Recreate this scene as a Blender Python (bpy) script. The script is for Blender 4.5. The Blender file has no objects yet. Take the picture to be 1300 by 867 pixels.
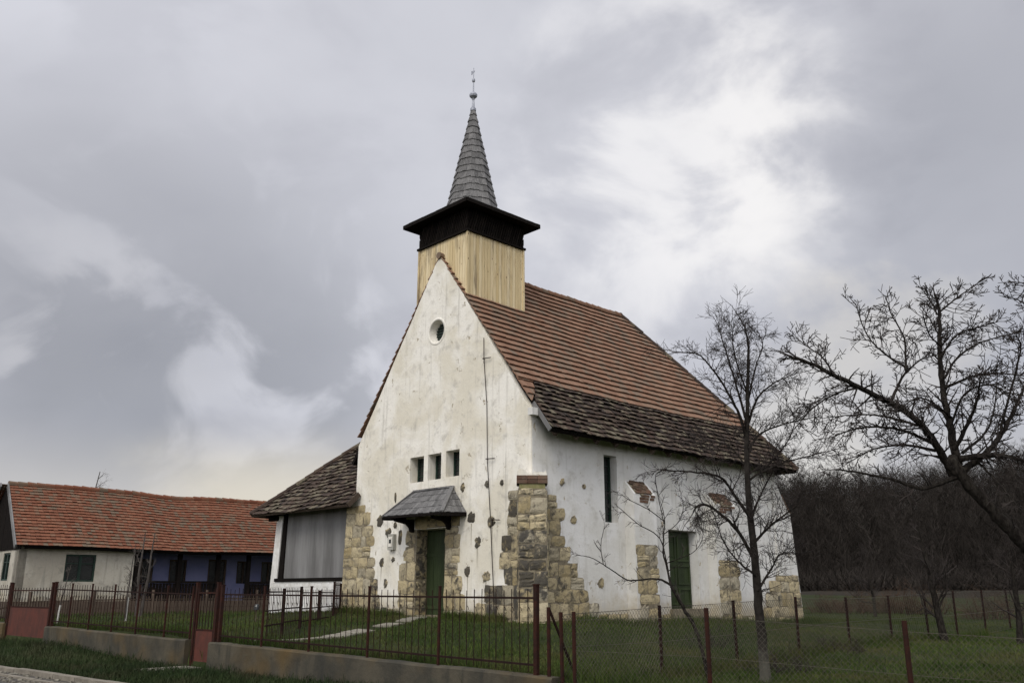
import bpy, math, random
import numpy as np
from mathutils import Vector, Matrix
from mathutils.geometry import tessellate_polygon
R = math.radians
random.seed(7)
rng = np.random.default_rng(7)
S = bpy.context.scene
COL = S.collection

# ------------------------------------------------------------------ camera
EYE = Vector((0, 0, 1.65))
PITCH = R(15.6)
FPX = 1135.0                      # focal length in pixels of a 1300 px wide frame
cam_d = bpy.data.cameras.new('camera')
cam_d.sensor_width = 36
cam_d.lens = 36 * FPX / 1300
cam_d.clip_end = 6000
cam = bpy.data.objects.new('camera', cam_d)
cam.location = EYE
cam.rotation_euler = (R(90) + PITCH, 0, 0)
COL.objects.link(cam)
S.camera = cam

def at(x, y, Y):
    """world point at depth Y on the sight line through photo pixel x, y"""
    fw = Vector((0, math.cos(PITCH), math.sin(PITCH))); up = Vector((0, -math.sin(PITCH), math.cos(PITCH)))
    r = fw + Vector((1, 0, 0)) * ((x - 650) / FPX) - up * ((y - 433.5) / FPX)
    return EYE + r * (Y / r.y)

def direction(x, y):
    return (at(x, y, 100) - EYE).normalized()

# ------------------------------------------------------------------ world: overcast sky
SUN_AZ, SUN_EL = R(200), R(46)      # clockwise from +Y: behind the camera, a little left
world = bpy.data.worlds.new('World'); S.world = world
world.use_nodes = True
nt = world.node_tree
for n in list(nt.nodes): nt.nodes.remove(n)
class NG:
    def __init__(self, nt): self.nt = nt
    def n(self, typ, **kw):
        nd = self.nt.nodes.new(typ)
        for k, v in kw.items(): setattr(nd, k, v)
        return nd
    def set(self, sock, v):
        if hasattr(v, 'node') and hasattr(v, 'is_linked'): self.nt.links.new(v, sock)
        else: sock.default_value = v
    def math(self, op, a, b=None, c=None, clamp=False):
        nd = self.n('ShaderNodeMath', operation=op, use_clamp=clamp)
        self.set(nd.inputs[0], a)
        if b is not None: self.set(nd.inputs[1], b)
        if c is not None: self.set(nd.inputs[2], c)
        return nd.outputs[0]
    def vmath(self, op, a, b=None):
        nd = self.n('ShaderNodeVectorMath', operation=op)
        self.set(nd.inputs[0], a)
        if b is not None: self.set(nd.inputs[1], b)
        return nd
    def mix(self, fac, a, b, mode='MIX'):
        nd = self.n('ShaderNodeMix', data_type='RGBA', blend_type=mode)
        self.set(nd.inputs[0], fac)
        self.set(nd.inputs[6], a if hasattr(a, 'node') else (*a, 1) if len(a) == 3 else a)
        self.set(nd.inputs[7], b if hasattr(b, 'node') else (*b, 1) if len(b) == 3 else b)
        return nd.outputs[2]
    def noise(self, vec, scale, detail=4, rough=.55, dist=0.0):
        nd = self.n('ShaderNodeTexNoise')
        if vec is not None: self.set(nd.inputs['Vector'], vec)
        nd.inputs['Scale'].default_value = scale; nd.inputs['Detail'].default_value = detail
        nd.inputs['Roughness'].default_value = rough; nd.inputs['Distortion'].default_value = dist
        return nd.outputs['Fac']
    def ramp(self, v, lo, hi, a=0.0, b=1.0, smooth=True):
        nd = self.n('ShaderNodeMapRange', interpolation_type='SMOOTHSTEP' if smooth else 'LINEAR')
        self.set(nd.inputs[0], v)
        for i, x in enumerate((lo, hi, a, b)): nd.inputs[1 + i].default_value = x
        return nd.outputs[0]
    def mapping(self, vec, scale=(1, 1, 1), loc=(0, 0, 0), rot=(0, 0, 0)):
        nd = self.n('ShaderNodeMapping')
        self.set(nd.inputs['Vector'], vec)
        nd.inputs['Scale'].default_value = scale; nd.inputs['Location'].default_value = loc; nd.inputs['Rotation'].default_value = rot
        return nd.outputs[0]
g = NG(nt)
tc = g.n('ShaderNodeTexCoord')
dirv = g.vmath('NORMALIZE', tc.outputs['Generated']).outputs[0]
sep = g.n('ShaderNodeSeparateXYZ'); g.set(sep.inputs[0], dirv)
# cloud layer coordinates: the direction laid on a flat ceiling, so cloud shapes flatten to the horizon
den = g.math('ADD', g.math('MAXIMUM', sep.outputs[2], 0.0), 0.55)
flat = g.n('ShaderNodeCombineXYZ')
g.set(flat.inputs[0], g.math('DIVIDE', sep.outputs[0], den)); g.set(flat.inputs[1], g.math('DIVIDE', sep.outputs[1], den))
fv = flat.outputs[0]
n1 = g.noise(g.mapping(fv, scale=(1.2, 1.5, 1), loc=(3.1, 1.7, 0)), 2.0, 4, .5, .25)
n2 = g.noise(g.mapping(dirv, scale=(1, 1, 1.5), loc=(3.3, 2.2, .7)), 5.5, 6, .52, .25)
def spot(x, y, deg, inner=0.0):
    d = g.vmath('DOT_PRODUCT', dirv, tuple(direction(x, y))).outputs['Value']
    d = g.math('ADD', d, g.math('MULTIPLY', g.math('SUBTRACT', n2, .5), 0.05))
    return g.ramp(d, math.cos(R(deg)), math.cos(R(inner)))
n3 = g.noise(g.mapping(dirv, scale=(1.15, 1, 1.25), loc=(8.1, 5.2, 1.3), rot=(0, .5, 0)), 6.5, 6, .5, .5)
cl = g.mix(g.ramp(n1, .30, .70), (.48, .485, .535), (.65, .655, .71))
cl = g.mix(g.math('MULTIPLY', g.ramp(n2, .42, .66), .30), cl, (.76, .765, .81))
cl = g.mix(g.math('MULTIPLY', g.ramp(n2, .52, .34), .32), cl, (.36, .365, .41))
dk = g.math('MULTIPLY', spot(250, 450, 17), g.ramp(n3, .60, .46))
cl = g.mix(g.math('MULTIPLY', dk, .68), cl, (.27, .28, .315))
cl = g.mix(g.math('MULTIPLY', spot(70, 290, 13), .5), cl, (.34, .345, .38))
cl = g.mix(g.math('MULTIPLY', g.math('MULTIPLY', spot(60, 480, 8), g.ramp(n3, .46, .58)), .45), cl, (.60, .595, .62))
cl = g.mix(g.math('MULTIPLY', spot(1200, 330, 17), .55), cl, (.35, .36, .405))
cl = g.mix(g.math('MULTIPLY', spot(860, 205, 15), .45), cl, (.82, .82, .87))
cl = g.mix(g.math('MULTIPLY', g.math('MULTIPLY', spot(860, 205, 11.5), g.ramp(n2, .36, .54)), .95), cl, (1.0, .98, .97))
cl = g.mix(g.math('MULTIPLY', spot(640, 190, 17), .35), cl, (.74, .75, .81))
cl = g.mix(g.math('MULTIPLY', spot(260, 60, 19), .40), cl, (.66, .665, .72))
hor = g.ramp(sep.outputs[2], .18, .06)
cl = g.mix(g.math('MULTIPLY', hor, .7), cl, (.66, .63, .59))
cl = g.mix(g.math('MULTIPLY', g.math('MULTIPLY', spot(350, 660, 11), g.ramp(sep.outputs[2], .19, .09)), .75), cl, (.80, .735, .61))
cl = g.mix(g.math('MULTIPLY', spot(1085, 500, 8), .5), cl, (.80, .76, .69))
# the cloud is brighter behind the camera, round the veiled sun, and overhead
sun_dir = Vector((math.sin(SUN_AZ) * math.cos(SUN_EL), math.cos(SUN_AZ) * math.cos(SUN_EL), math.sin(SUN_EL)))
dsun = g.vmath('DOT_PRODUCT', dirv, tuple(sun_dir)).outputs['Value']
glow = g.ramp(dsun, -.15, 1.0, 1.0, 2.6)
cl = g.mix(1.0, cl, g.n('ShaderNodeCombineXYZ').outputs[0], 'MULTIPLY')
mulnode = cl.node
comb = [n for n in nt.nodes if n.bl_idname == 'ShaderNodeCombineXYZ'][-1]
for i in range(3): g.set(comb.inputs[i], glow)
sky = g.n('ShaderNodeTexSky', sky_type='NISHITA', sun_disc=False, sun_elevation=SUN_EL, sun_rotation=SUN_AZ)
skyc = g.mix(1.0, sky.outputs[0], (.08, .08, .08), 'MULTIPLY')
fin = g.mix(.93, skyc, cl)
bg = g.n('ShaderNodeBackground'); bg.inputs['Strength'].default_value = 1.0
g.set(bg.inputs['Color'], fin)
out = g.n('ShaderNodeOutputWorld'); nt.links.new(bg.outputs[0], out.inputs[0])

sun_d = bpy.data.lights.new('sun', 'SUN'); sun_d.energy = 1.5; sun_d.angle = R(22); sun_d.color = (1, .95, .86)
sun = bpy.data.objects.new('sun', sun_d); COL.objects.link(sun)
sun.rotation_euler = (-sun_dir).to_track_quat('-Z', 'Y').to_euler()
S.view_settings.view_transform = 'Standard'; S.view_settings.look = 'None'
S.view_settings.exposure = 0.0; S.view_settings.gamma = 1
S.render.engine = 'CYCLES'
S.cycles.max_bounces = 5; S.cycles.diffuse_bounces = 3; S.cycles.transparent_max_bounces = 8
S.cycles.use_denoising = True
S.cycles.caustics_reflective = False; S.cycles.caustics_refractive = False

# ------------------------------------------------------------------ materials
MATS = {}
def new_mat(name, rough=.85, spec=.25):
    m = bpy.data.materials.new(name); m.use_nodes = True
    t = m.node_tree; b = t.nodes['Principled BSDF']
    b.inputs['Roughness'].default_value = rough
    b.inputs['Specular IOR Level'].default_value = spec
    G = NG(t)
    co = G.n('ShaderNodeTexCoord').outputs['Object']
    MATS[name] = m
    return m, G, b, co
def bump(G, b, h, strength=.4, dist=.02):
    nd = G.n('ShaderNodeBump'); nd.inputs['Strength'].default_value = strength; nd.inputs['Distance'].default_value = dist
    G.set(nd.inputs['Height'], h); G.set(b.inputs['Normal'], nd.outputs[0])
def attr(G, name):
    nd = G.n('ShaderNodeAttribute', attribute_name=name); return nd.outputs['Fac']
def simple(name, c1, c2, scale=3, rough=.8, bstr=.3, bscale=30, spec=.25, stretch=(1, 1, 1), metallic=0, rnd=0.0):
    m, G, b, co = new_mat(name, rough, spec)
    v = G.mapping(co, scale=stretch)
    n = G.noise(v, scale, 6, .65)
    f = G.ramp(n, .3, .7)
    c = G.mix(f, c1, c2)
    if rnd:
        k = G.math('MULTIPLY_ADD', attr(G, 'rnd'), rnd * 2, 1 - rnd)
        cb = G.n('ShaderNodeCombineXYZ')
        for i in range(3): G.set(cb.inputs[i], k)
        c = G.mix(1, c, cb.outputs[0], 'MULTIPLY')
    G.set(b.inputs['Base Color'], c)
    b.inputs['Metallic'].default_value = metallic
    if bstr: bump(G, b, G.noise(v, bscale, 4, .6), bstr, .02)
    return m

def plaster(name, base, stain, dirty, amount, chips):
    m, G, b, co = new_mat(name, .92, .15)
    big = G.noise(co, .55, 5, .62, .4)
    med = G.noise(co, 2.3, 6, .7, .3)
    fine = G.noise(co, 14, 5, .7)
    streak = G.noise(G.mapping(co, scale=(5.5, 5.5, .35)), 1.0, 4, .6)
    c = G.mix(G.math('MULTIPLY', G.ramp(big, .40, .60), amount), base, stain)
    c = G.mix(G.math('MULTIPLY', G.ramp(med, .50, .70), amount * .7), c, dirty)
    c = G.mix(G.math('MULTIPLY', G.ramp(streak, .54, .72), amount * .6), c, dirty)
    c = G.mix(G.math('MULTIPLY', G.ramp(fine, .52, .70), .28), c, dirty)
    # damp, earth-splashed foot of the wall
    sp = G.n('ShaderNodeSeparateXYZ'); G.set(sp.inputs[0], co)
    h = G.math('ADD', sp.outputs[2], G.math('MULTIPLY', G.math('SUBTRACT', med, .5), 1.6))
    c = G.mix(G.ramp(h, 1.75, .85, 0, .75), c, (.36, .30, .19))
    # flaked-off chips
    ch = G.noise(G.mapping(co, scale=(1, 1, .8), loc=(4, 9, 2)), 3.1, 8, .72, .2)
    cf = G.ramp(ch, chips, chips + .015)
    c = G.mix(cf, c, (.40, .35, .26))
    G.set(b.inputs['Base Color'], c)
    hgt = G.math('ADD', G.math('MULTIPLY', med, .7), G.math('SUBTRACT', G.math('MULTIPLY', fine, .18), G.math('MULTIPLY', cf, .25)))
    hgt = G.math('ADD', hgt, G.math('MULTIPLY', big, .8))
    bump(G, b, hgt, .55, .05)
    return m
plaster('plaster_cream', (.76, .73, .65), (.63, .585, .47), (.40, .375, .32), .85, .62)
plaster('plaster_white', (.665, .655, .625), (.575, .56, .51), (.42, .40, .35), .85, .635)
plaster('plaster_farm', (.44, .41, .34), (.34, .31, .25), (.20, .19, .16), 1.0, .72)
simple('plaster_blue', (.19, .21, .38), (.24, .255, .42), 2, .9, .2, 20)
simple('whitewash', (.74, .73, .70), (.55, .53, .48), 3, .9, .5, 18)

def stone_mat():
    m, G, b, co = new_mat('stone', .93, .15)
    n = G.noise(co, 3.2, 6, .7, .3); n2 = G.noise(co, 16, 6, .75)
    r = attr(G, 'rnd')
    c = G.mix(r, (.32, .255, .135), (.48, .405, .255))
    c = G.mix(G.ramp(G.math('FRACT', G.math('MULTIPLY', r, 7.3)), .55, 1.0, 0, .7), c, (.34, .315, .25))
    c = G.mix(G.ramp(n, .46, .62, 0, .7), c, (.22, .19, .13))
    c = G.mix(G.ramp(n2, .50, .68, 0, .6), c, (.10, .088, .068))
    # soot and lichen crust, stone by stone
    n3 = G.noise(co, 6.5, 5, .7, .5)
    so = G.math('ADD', G.math('ADD', attr(G, 'soot'), .13), G.math('ADD', G.math('MULTIPLY', G.math('SUBTRACT', n, .5), 1.7), G.math('MULTIPLY', G.math('SUBTRACT', n3, .5), 2.0)))
    c = G.mix(G.ramp(so, .30, .85, 0, .88), c, (.045, .043, .04))
    G.set(b.inputs['Base Color'], c)
    bump(G, b, G.math('ADD', n, G.math('MULTIPLY', n2, .5)), .8, .05)
stone_mat()
simple('mortar', (.24, .205, .14), (.12, .10, .07), 6, .95, .6, 25)
simple('brick', (.125, .070, .048), (.12, .09, .065), 4, .95, .7, 30, rnd=.35, spec=.1)
simple('drip', (.40, .365, .29), (.32, .29, .23), 6, .95, .2, 20)
simple('green_stone', (.16, .155, .06), (.24, .21, .11), 6, .9, .5, 20)

def tiles(name, a, b_, lich, lamt, dark, dscale=1.2):
    m, G, b, co = new_mat(name, .88, .2)
    r = attr(G, 'rnd')
    n = G.noise(co, dscale, 5, .65, .3); n2 = G.noise(co, 9, 5, .7)
    c = G.mix(r, a, b_)
    c = G.mix(G.ramp(n2, .5, .72, 0, .5), c, dark)
    k = G.math('ADD', n, G.math('MULTIPLY', G.math('SUBTRACT', r, .5), .5))
    c = G.mix(G.ramp(k, .45, .8, 0, lamt), c, lich)
    G.set(b.inputs['Base Color'], c)
    bump(G, b, n2, .4, .015)
tiles('tile_new', (.190, .106, .068), (.275, .165, .108), (.13, .108, .08), .75, (.12, .07, .05))
tiles('tile_old', (.036, .028, .023), (.085, .052, .037), (.145, .13, .09), .85, (.03, .026, .022), 2.5)
tiles('tile_farm', (.150, .058, .033), (.225, .095, .053), (.12, .10, .07), .85, (.095, .043, .027), .6)
simple('dark_wood', (.007, .006, .0055), (.015, .012, .010), 4, .9, .5, 30, spec=.04, stretch=(6, 6, .6))
simple('brown_wood', (.06, .042, .03), (.10, .075, .055), 4, .85, .5, 30, stretch=(6, 6, .6), rnd=.3)
simple('black_slat', (.007, .006, .0055), (.014, .011, .009), 5, .9, .4, 30, rnd=.4, spec=.04)
def pine():
    m, G, b, co = new_mat('pine', .75, .25)
    r = attr(G, 'rnd')
    gr = G.noise(G.mapping(co, scale=(14, 14, .8)), 1.5, 5, .6)
    st = G.noise(G.mapping(co, scale=(3, 3, .5)), .9, 5, .65)
    kn = G.n('ShaderNodeTexVoronoi'); G.set(kn.inputs['Vector'], G.mapping(co, scale=(5, 5, 2.6))); kn.inputs['Scale'].default_value = 1
    c = G.mix(r, (.54, .42, .22), (.68, .57, .36))
    c = G.mix(G.ramp(gr, .45, .7, 0, .5), c, (.36, .245, .11))
    c = G.mix(G.ramp(st, .50, .68, 0, .75), c, (.17, .13, .085))
    c = G.mix(G.ramp(kn.outputs['Distance'], .12, .05), c, (.11, .06, .03))
    G.set(b.inputs['Base Color'], c)
    bump(G, b, gr, .3, .01)
pine()
simple('shingle', (.088, .086, .084), (.175, .170, .163), 3, .8, .6, 20, stretch=(9, 9, .7), rnd=.3)
simple('zinc', (.33, .34, .37), (.24, .25, .28), 6, .45, .1, 20, metallic=.5)
simple('door_green', (.018, .029, .009), (.030, .043, .015), 3, .6, .4, 25, stretch=(7, 7, .7), rnd=.25)
simple('shutter_green', (.008, .02, .014), (.018, .035, .025), 5, .55, .3, 25, rnd=.2)
simple('window_dark', (.010, .012, .012), (.018, .02, .02), 3, .25, .05, 10, spec=.5)
simple('rust_red', (.040, .014, .009), (.020, .011, .009), 9, .85, .4, 40, spec=.1)
simple('sheet_red', (.095, .027, .017), (.055, .020, .014), 4, .75, .15, 30, stretch=(1, 1, .5))
simple('picket_iron', (.015, .009, .008), (.024, .012, .009), 12, .9, .2, 40, spec=.1)
simple('wire', (.11, .10, .075), (.06, .052, .04), 30, .6, 0, 10, metallic=.3)
simple('grey_board', (.115, .112, .106), (.20, .197, .19), 1.2, .7, .15, 20, rnd=.12, stretch=(1.6, 1.6, .25))
def concrete():
    m, G, b, co = new_mat('concrete', .93, .15)
    n = G.noise(co, 1.1, 6, .68, .3); n2 = G.noise(co, 7, 6, .7)
    st = G.noise(G.mapping(co, scale=(4, 4, .4)), 1, 4, .6)
    c = G.mix(G.ramp(n, .35, .65), (.080, .070, .050), (.045, .042, .033))
    c = G.mix(G.ramp(st, .5, .7, 0, .7), c, (.032, .032, .027))
    c = G.mix(G.ramp(G.noise(co, .35, 4, .6), .48, .66, 0, .7), c, (.105, .068, .024))
    c = G.mix(G.ramp(n2, .58, .75, 0, .5), c, (.06, .065, .045))
    G.set(b.inputs['Base Color'], c)
    bump(G, b, G.math('ADD', n2, n), .5, .04)
concrete()
simple('path_stone', (.24, .22, .175), (.13, .12, .095), 5, .9, .4, 20)
simple('road', (.045, .040, .033), (.105, .095, .08), 9, .95, .9, 50)
simple('kerb', (.22, .195, .155), (.13, .115, .09), 4, .9, .5, 25)
def ground():
    m, G, b, co = new_mat('soil_grass', .95, .1)
    n = G.noise(co, .7, 6, .65); n2 = G.noise(co, 9, 6, .7)
    c = G.mix(G.ramp(n, .35, .65), (.018, .026, .008), (.032, .040, .014))
    c = G.mix(G.ramp(n2, .45, .7, 0, .45), c, (.030, .027, .014))
    G.set(b.inputs['Base Color'], c)
    bump(G, b, n2, .8, .06)
    m, G, b, co = new_mat('hill_soil', .95, .1)
    n = G.noise(co, .12, 6, .7); n2 = G.noise(co, .9, 6, .7)
    c = G.mix(G.ramp(n, .35, .65), (.020, .017, .013), (.032, .027, .020))
    c = G.mix(G.ramp(n2, .5, .7, 0, .6), c, (.014, .015, .010))
    G.set(b.inputs['Base Color'], c); bump(G, b, n2, .8, .3)
ground()
def blades(name, a, b_, dry, damt):
    m, G, b, co = new_mat(name, .8, .15)
    r = attr(G, 'rnd')
    n = G.noise(co, .7, 5, .65); nl = G.noise(G.mapping(co, loc=(5, 3, 0)), .28, 4, .6)
    c = G.mix(r, a, b_)
    c = G.mix(G.ramp(nl, .42, .62, 0, .55), c, (a[0] * .6, a[1] * .7, a[2] * .7))
    c = G.mix(G.math('MULTIPLY', G.ramp(n, .45, .7), damt), c, dry)
    G.set(b.inputs['Base Color'], c)
blades('grass_yard', (.026, .046, .008), (.062, .084, .016), (.078, .068, .026), .75)
blades('grass_verge', (.011, .022, .006), (.027, .042, .011), (.034, .029, .015), .75)
simple('bark', (.010, .008, .007), (.040, .035, .029), 14, .95, 1.0, 55, stretch=(2, 2, .7), spec=.05)
def bark_moss():
    m, G, b, co = new_mat('bark_pale_foot', .95, .1)
    n = G.noise(co, 9, 6, .7)
    sp = G.n('ShaderNodeSeparateXYZ'); G.set(sp.inputs[0], co)
    c = G.mix(G.ramp(n, .35, .65), (.014, .012, .010), (.030, .026, .022))
    f = G.ramp(G.math('ADD', sp.outputs[2], G.math('MULTIPLY', G.math('SUBTRACT', n, .5), 1.2)), .95, .45)
    c = G.mix(f, c, (.075, .072, .058))
    G.set(b.inputs['Base Color'], c); bump(G, b, n, .8, .02)
bark_moss()
simple('twig', (.018, .014, .012), (.034, .027, .023), 6, .9, 0)
simple('twig_grey', (.050, .042, .037), (.08, .07, .06), 6, .9, 0)
simple('limewash', (.55, .54, .50), (.38, .36, .32), 8, .9, .3, 30)
simple('forest_twig', (.028, .024, .0205), (.046, .040, .035), .02, .95, 0, rnd=.10, spec=.0)
simple('brush', (.040, .025, .016), (.075, .048, .031), 1.2, .95, 0, rnd=.35)
simple('meter_grey', (.36, .35, .30), (.30, .29, .25), 6, .6, .1)

# ------------------------------------------------------------------ mesh helpers
class MB:
    def __init__(self): self.v = []; self.f = []; self.r = []; self.s = []
    def add(self, vs, fs, rnd=None, soot=0.0):
        o = len(self.v); self.v += [tuple(p) for p in vs]
        if rnd is None: rnd = random.random()
        for f in fs: self.f.append(tuple(i + o for i in f)); self.r.append(rnd); self.s.append(soot)
    def hexa(self, p, rnd=None, soot=0.0):
        self.add(p, [(0, 3, 2, 1), (4, 5, 6, 7), (0, 1, 5, 4), (1, 2, 6, 5), (2, 3, 7, 6), (3, 0, 4, 7)], rnd, soot)
    def box(self, x0, x1, y0, y1, z0, z1, rnd=None):
        self.hexa([(x0, y0, z0), (x1, y0, z0), (x1, y1, z0), (x0, y1, z0), (x0, y0, z1), (x1, y0, z1), (x1, y1, z1), (x0, y1, z1)], rnd)
    def beam(self, p, q, w, h, up=(0, 0, 1), rnd=None):
        p, q = Vector(p), Vector(q); d = (q - p).normalized(); u = Vector(up)
        s = d.cross(u)
        if s.length < 1e-4: s = d.cross(Vector((1, 0, 0)))
        s.normalize(); u = s.cross(d).normalized()
        a, b = s * w / 2, u * h / 2
        self.hexa([p - a - b, p + a - b, p + a + b, p - a + b, q - a - b, q + a - b, q + a + b, q - a + b], rnd)
    def tube(self, pts, rad, n=6, cap=True, rnd=None):
        pts = [Vector(p) for p in pts]; vs = []; fs = []
        ref = Vector((.31, .57, .76))
        for i, p in enumerate(pts):
            t = (pts[min(i + 1, len(pts) - 1)] - pts[max(i - 1, 0)])
            if t.length < 1e-6: t = Vector((0, 0, 1))
            t.normalize()
            s = t.cross(ref)
            if s.length < .15: s = t.cross(Vector((1, 0, 0)))
            s.normalize(); u = t.cross(s)
            r = rad[i] if hasattr(rad, '__len__') else rad
            for k in range(n):
                a = 2 * math.pi * k / n
                vs.append(p + s * math.cos(a) * r + u * math.sin(a) * r)
        for i in range(len(pts) - 1):
            for k in range(n):
                fs.append((i * n + k, i * n + (k + 1) % n, (i + 1) * n + (k + 1) % n, (i + 1) * n + k))
        if cap:
            fs.append(tuple(range(n - 1, -1, -1))); fs.append(tuple((len(pts) - 1) * n + k for k in range(n)))
        self.add(vs, fs, rnd)
    def lathe(self, prof, c=(0, 0), n=16, rnd=None):
        vs = []; fs = []
        for r, z in prof:
            for k in range(n):
                a = 2 * math.pi * (k + .5) / n
                vs.append((c[0] + r * math.cos(a), c[1] + r * math.sin(a), z))
        m = len(prof)
        for i in range(m - 1):
            for k in range(n): fs.append((i * n + k, i * n + (k + 1) % n, (i + 1) * n + (k + 1) % n, (i + 1) * n + k))
        fs.append(tuple(range(n - 1, -1, -1))); fs.append(tuple((m - 1) * n + k for k in range(n)))
        self.add(vs, fs, rnd)
    def prism(self, poly, P, d0, d1, rnd=None):
        """poly: list of (u,v); P(u,v,d) -> point; closed prism between depths d0 and d1"""
        n = len(poly)
        vs = [P(u, v, d0) for u, v in poly] + [P(u, v, d1) for u, v in poly]
        tri = tessellate_polygon([[Vector((u, v, 0)) for u, v in poly]])
        fs = [tuple(t) for t in tri] + [tuple(i + n for i in reversed(t)) for t in tri]
        fs += [(i, (i + 1) % n, n + (i + 1) % n, n + i) for i in range(n)]
        self.add(vs, fs, rnd)
    def build(self, name, mat, parent=None, smooth=False, vary=True):
        me = bpy.data.meshes.new(name); me.from_pydata(self.v, [], self.f)
        if vary:
            at_ = me.attributes.new('rnd', 'FLOAT', 'FACE'); at_.data.foreach_set('value', self.r)
            if any(self.s):
                a2 = me.attributes.new('soot', 'FLOAT', 'FACE'); a2.data.foreach_set('value', self.s)
        if smooth: me.polygons.foreach_set('use_smooth', [True] * len(me.polygons))
        me.materials.append(MATS[mat]); me.update()
        o = bpy.data.objects.new(name, me); COL.objects.link(o)
        if parent: o.parent = parent
        return o
def tag(o, label, cat, group=None, kind=None):
    o['label'] = label; o['category'] = cat
    if group: o['group'] = group
    if kind: o['kind'] = kind
    return o
def empty(name, loc, rz=0):
    o = bpy.data.objects.new(name, None); COL.objects.link(o); o.location = loc; o.rotation_euler = (0, 0, rz)
    o.empty_display_size = .3
    return o
def np_mesh(name, v, f, mat, rnd=None, parent=None):
    """fast mesh of triangles from numpy arrays"""
    me = bpy.data.meshes.new(name)
    me.vertices.add(len(v)); me.vertices.foreach_set('co', np.ascontiguousarray(v, np.float32).ravel())
    me.loops.add(f.size); me.loops.foreach_set('vertex_index', np.ascontiguousarray(f, np.int32).ravel())
    me.polygons.add(len(f)); me.polygons.foreach_set('loop_start', np.arange(0, f.size, f.shape[1], dtype=np.int32))
    if rnd is not None:
        a = me.attributes.new('rnd', 'FLOAT', 'FACE'); a.data.foreach_set('value', np.ascontiguousarray(rnd, np.float32))
    me.update(calc_edges=True); me.materials.append(MATS[mat])
    o = bpy.data.objects.new(name, me); COL.objects.link(o)
    if parent: o.parent = parent
    return o
def panel(mb, outer, holes, P, thick, depths):
    """wall sheet with real openings: front face, reveals going in, back face, outer edge"""
    loops = [outer] + holes
    tri = tessellate_polygon([[Vector((u, v, 0)) for u, v in l] for l in loops])
    flat_ = [p for l in loops for p in l]
    mb.add([P(u, v, 0) for u, v in flat_], [tuple(t) for t in tri], .5)
    n = len(outer)
    mb.add([P(u, v, 0) for u, v in outer] + [P(u, v, thick) for u, v in outer],
           [(i, (i + 1) % n, n + (i + 1) % n, n + i) for i in range(n)], .5)
    for h, (dep, inner) in zip(holes, depths):
        n = len(h)
        mb.add([P(u, v, 0) for u, v in h] + [P(u, v, dep) for u, v in inner],
               [(i, (i + 1) % n, n + (i + 1) % n, n + i) for i in range(n)], .5)
def rect(u0, u1, v0, v1): return [(u0, v0), (u1, v0), (u1, v1), (u0, v1)]
def stone(mb, P, u0, u1, v0, v1, h, soot=0.0, gap=.010, sink=.03, k=None):
    """one dressed rubble stone, rough pillowed face proud of the plane by h"""
    nu = nv = 5
    j = min(u1 - u0, v1 - v0) * .10
    k = random.uniform(.04, .26) if k is None else k
    def sq(s, t):
        p, q = 2 * s - 1, 2 * t - 1
        return (p * math.sqrt(1 - k * q * q / 2) + 1) / 2, (q * math.sqrt(1 - k * p * p / 2) + 1) / 2
    cu = [random.uniform(-j, j) for _ in range(8)]
    vs = []; rr = random.uniform(.7, 1.3)
    tl = random.uniform(-.3, .3)
    for i in range(nv):
        for kk in range(nu):
            s, t = kk / (nu - 1), i / (nv - 1)
            edge = min(s, 1 - s, t, 1 - t); s, t = sq(s, t)
            u = u0 + gap + (u1 - u0 - 2 * gap) * s; v = v0 + gap + (v1 - v0 - 2 * gap) * t
            du = (cu[0] * (1 - s) * (1 - t) + cu[1] * s * (1 - t) + cu[2] * (1 - s) * t + cu[3] * s * t)
            dv = (cu[4] * (1 - s) * (1 - t) + cu[5] * s * (1 - t) + cu[6] * (1 - s) * t + cu[7] * s * t)
            if edge == 0: du += random.uniform(-j, j) * (.4 if k < .68 else 1.6); dv += random.uniform(-j, j) * (.4 if k < .68 else 1.6)
            d = h * rr * (.45 if edge == 0 else 1.0) * (1 + tl * (s - .5)) + random.uniform(-.007, .007)
            vs.append(P(u + du, v + dv, -d))
    fs = [(i * nu + q, i * nu + q + 1, (i + 1) * nu + q + 1, (i + 1) * nu + q) for i in range(nv - 1) for q in range(nu - 1)]
    ring = [q for q in range(nu)] + [i * nu + nu - 1 for i in range(1, nv)] + [(nv - 1) * nu + q for q in range(nu - 2, -1, -1)] + [i * nu for i in range(nv - 2, 0, -1)]
    o = len(vs)
    for idx in ring:
        p = vs[idx]
        i, q = divmod(idx, nu); s, t = sq(q / (nu - 1), i / (nv - 1))
        vs.append(P(u0 + gap + (u1 - u0 - 2 * gap) * s, v0 + gap + (v1 - v0 - 2 * gap) * t, sink))
    m = len(ring)
    fs += [(ring[q], o + q, o + (q + 1) % m, ring[(q + 1) % m]) for q in range(m)]
    mb.add(vs, fs, None, soot)
def interp(tab, z):
    tab = sorted(tab)
    if z <= tab[0][0]: return tab[0][1]
    for (z0, v0), (z1, v1) in zip(tab, tab[1:]):
        if z <= z1: return v0 + (v1 - v0) * (z - z0) / max(z1 - z0, 1e-6)
    return tab[-1][1]
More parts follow.
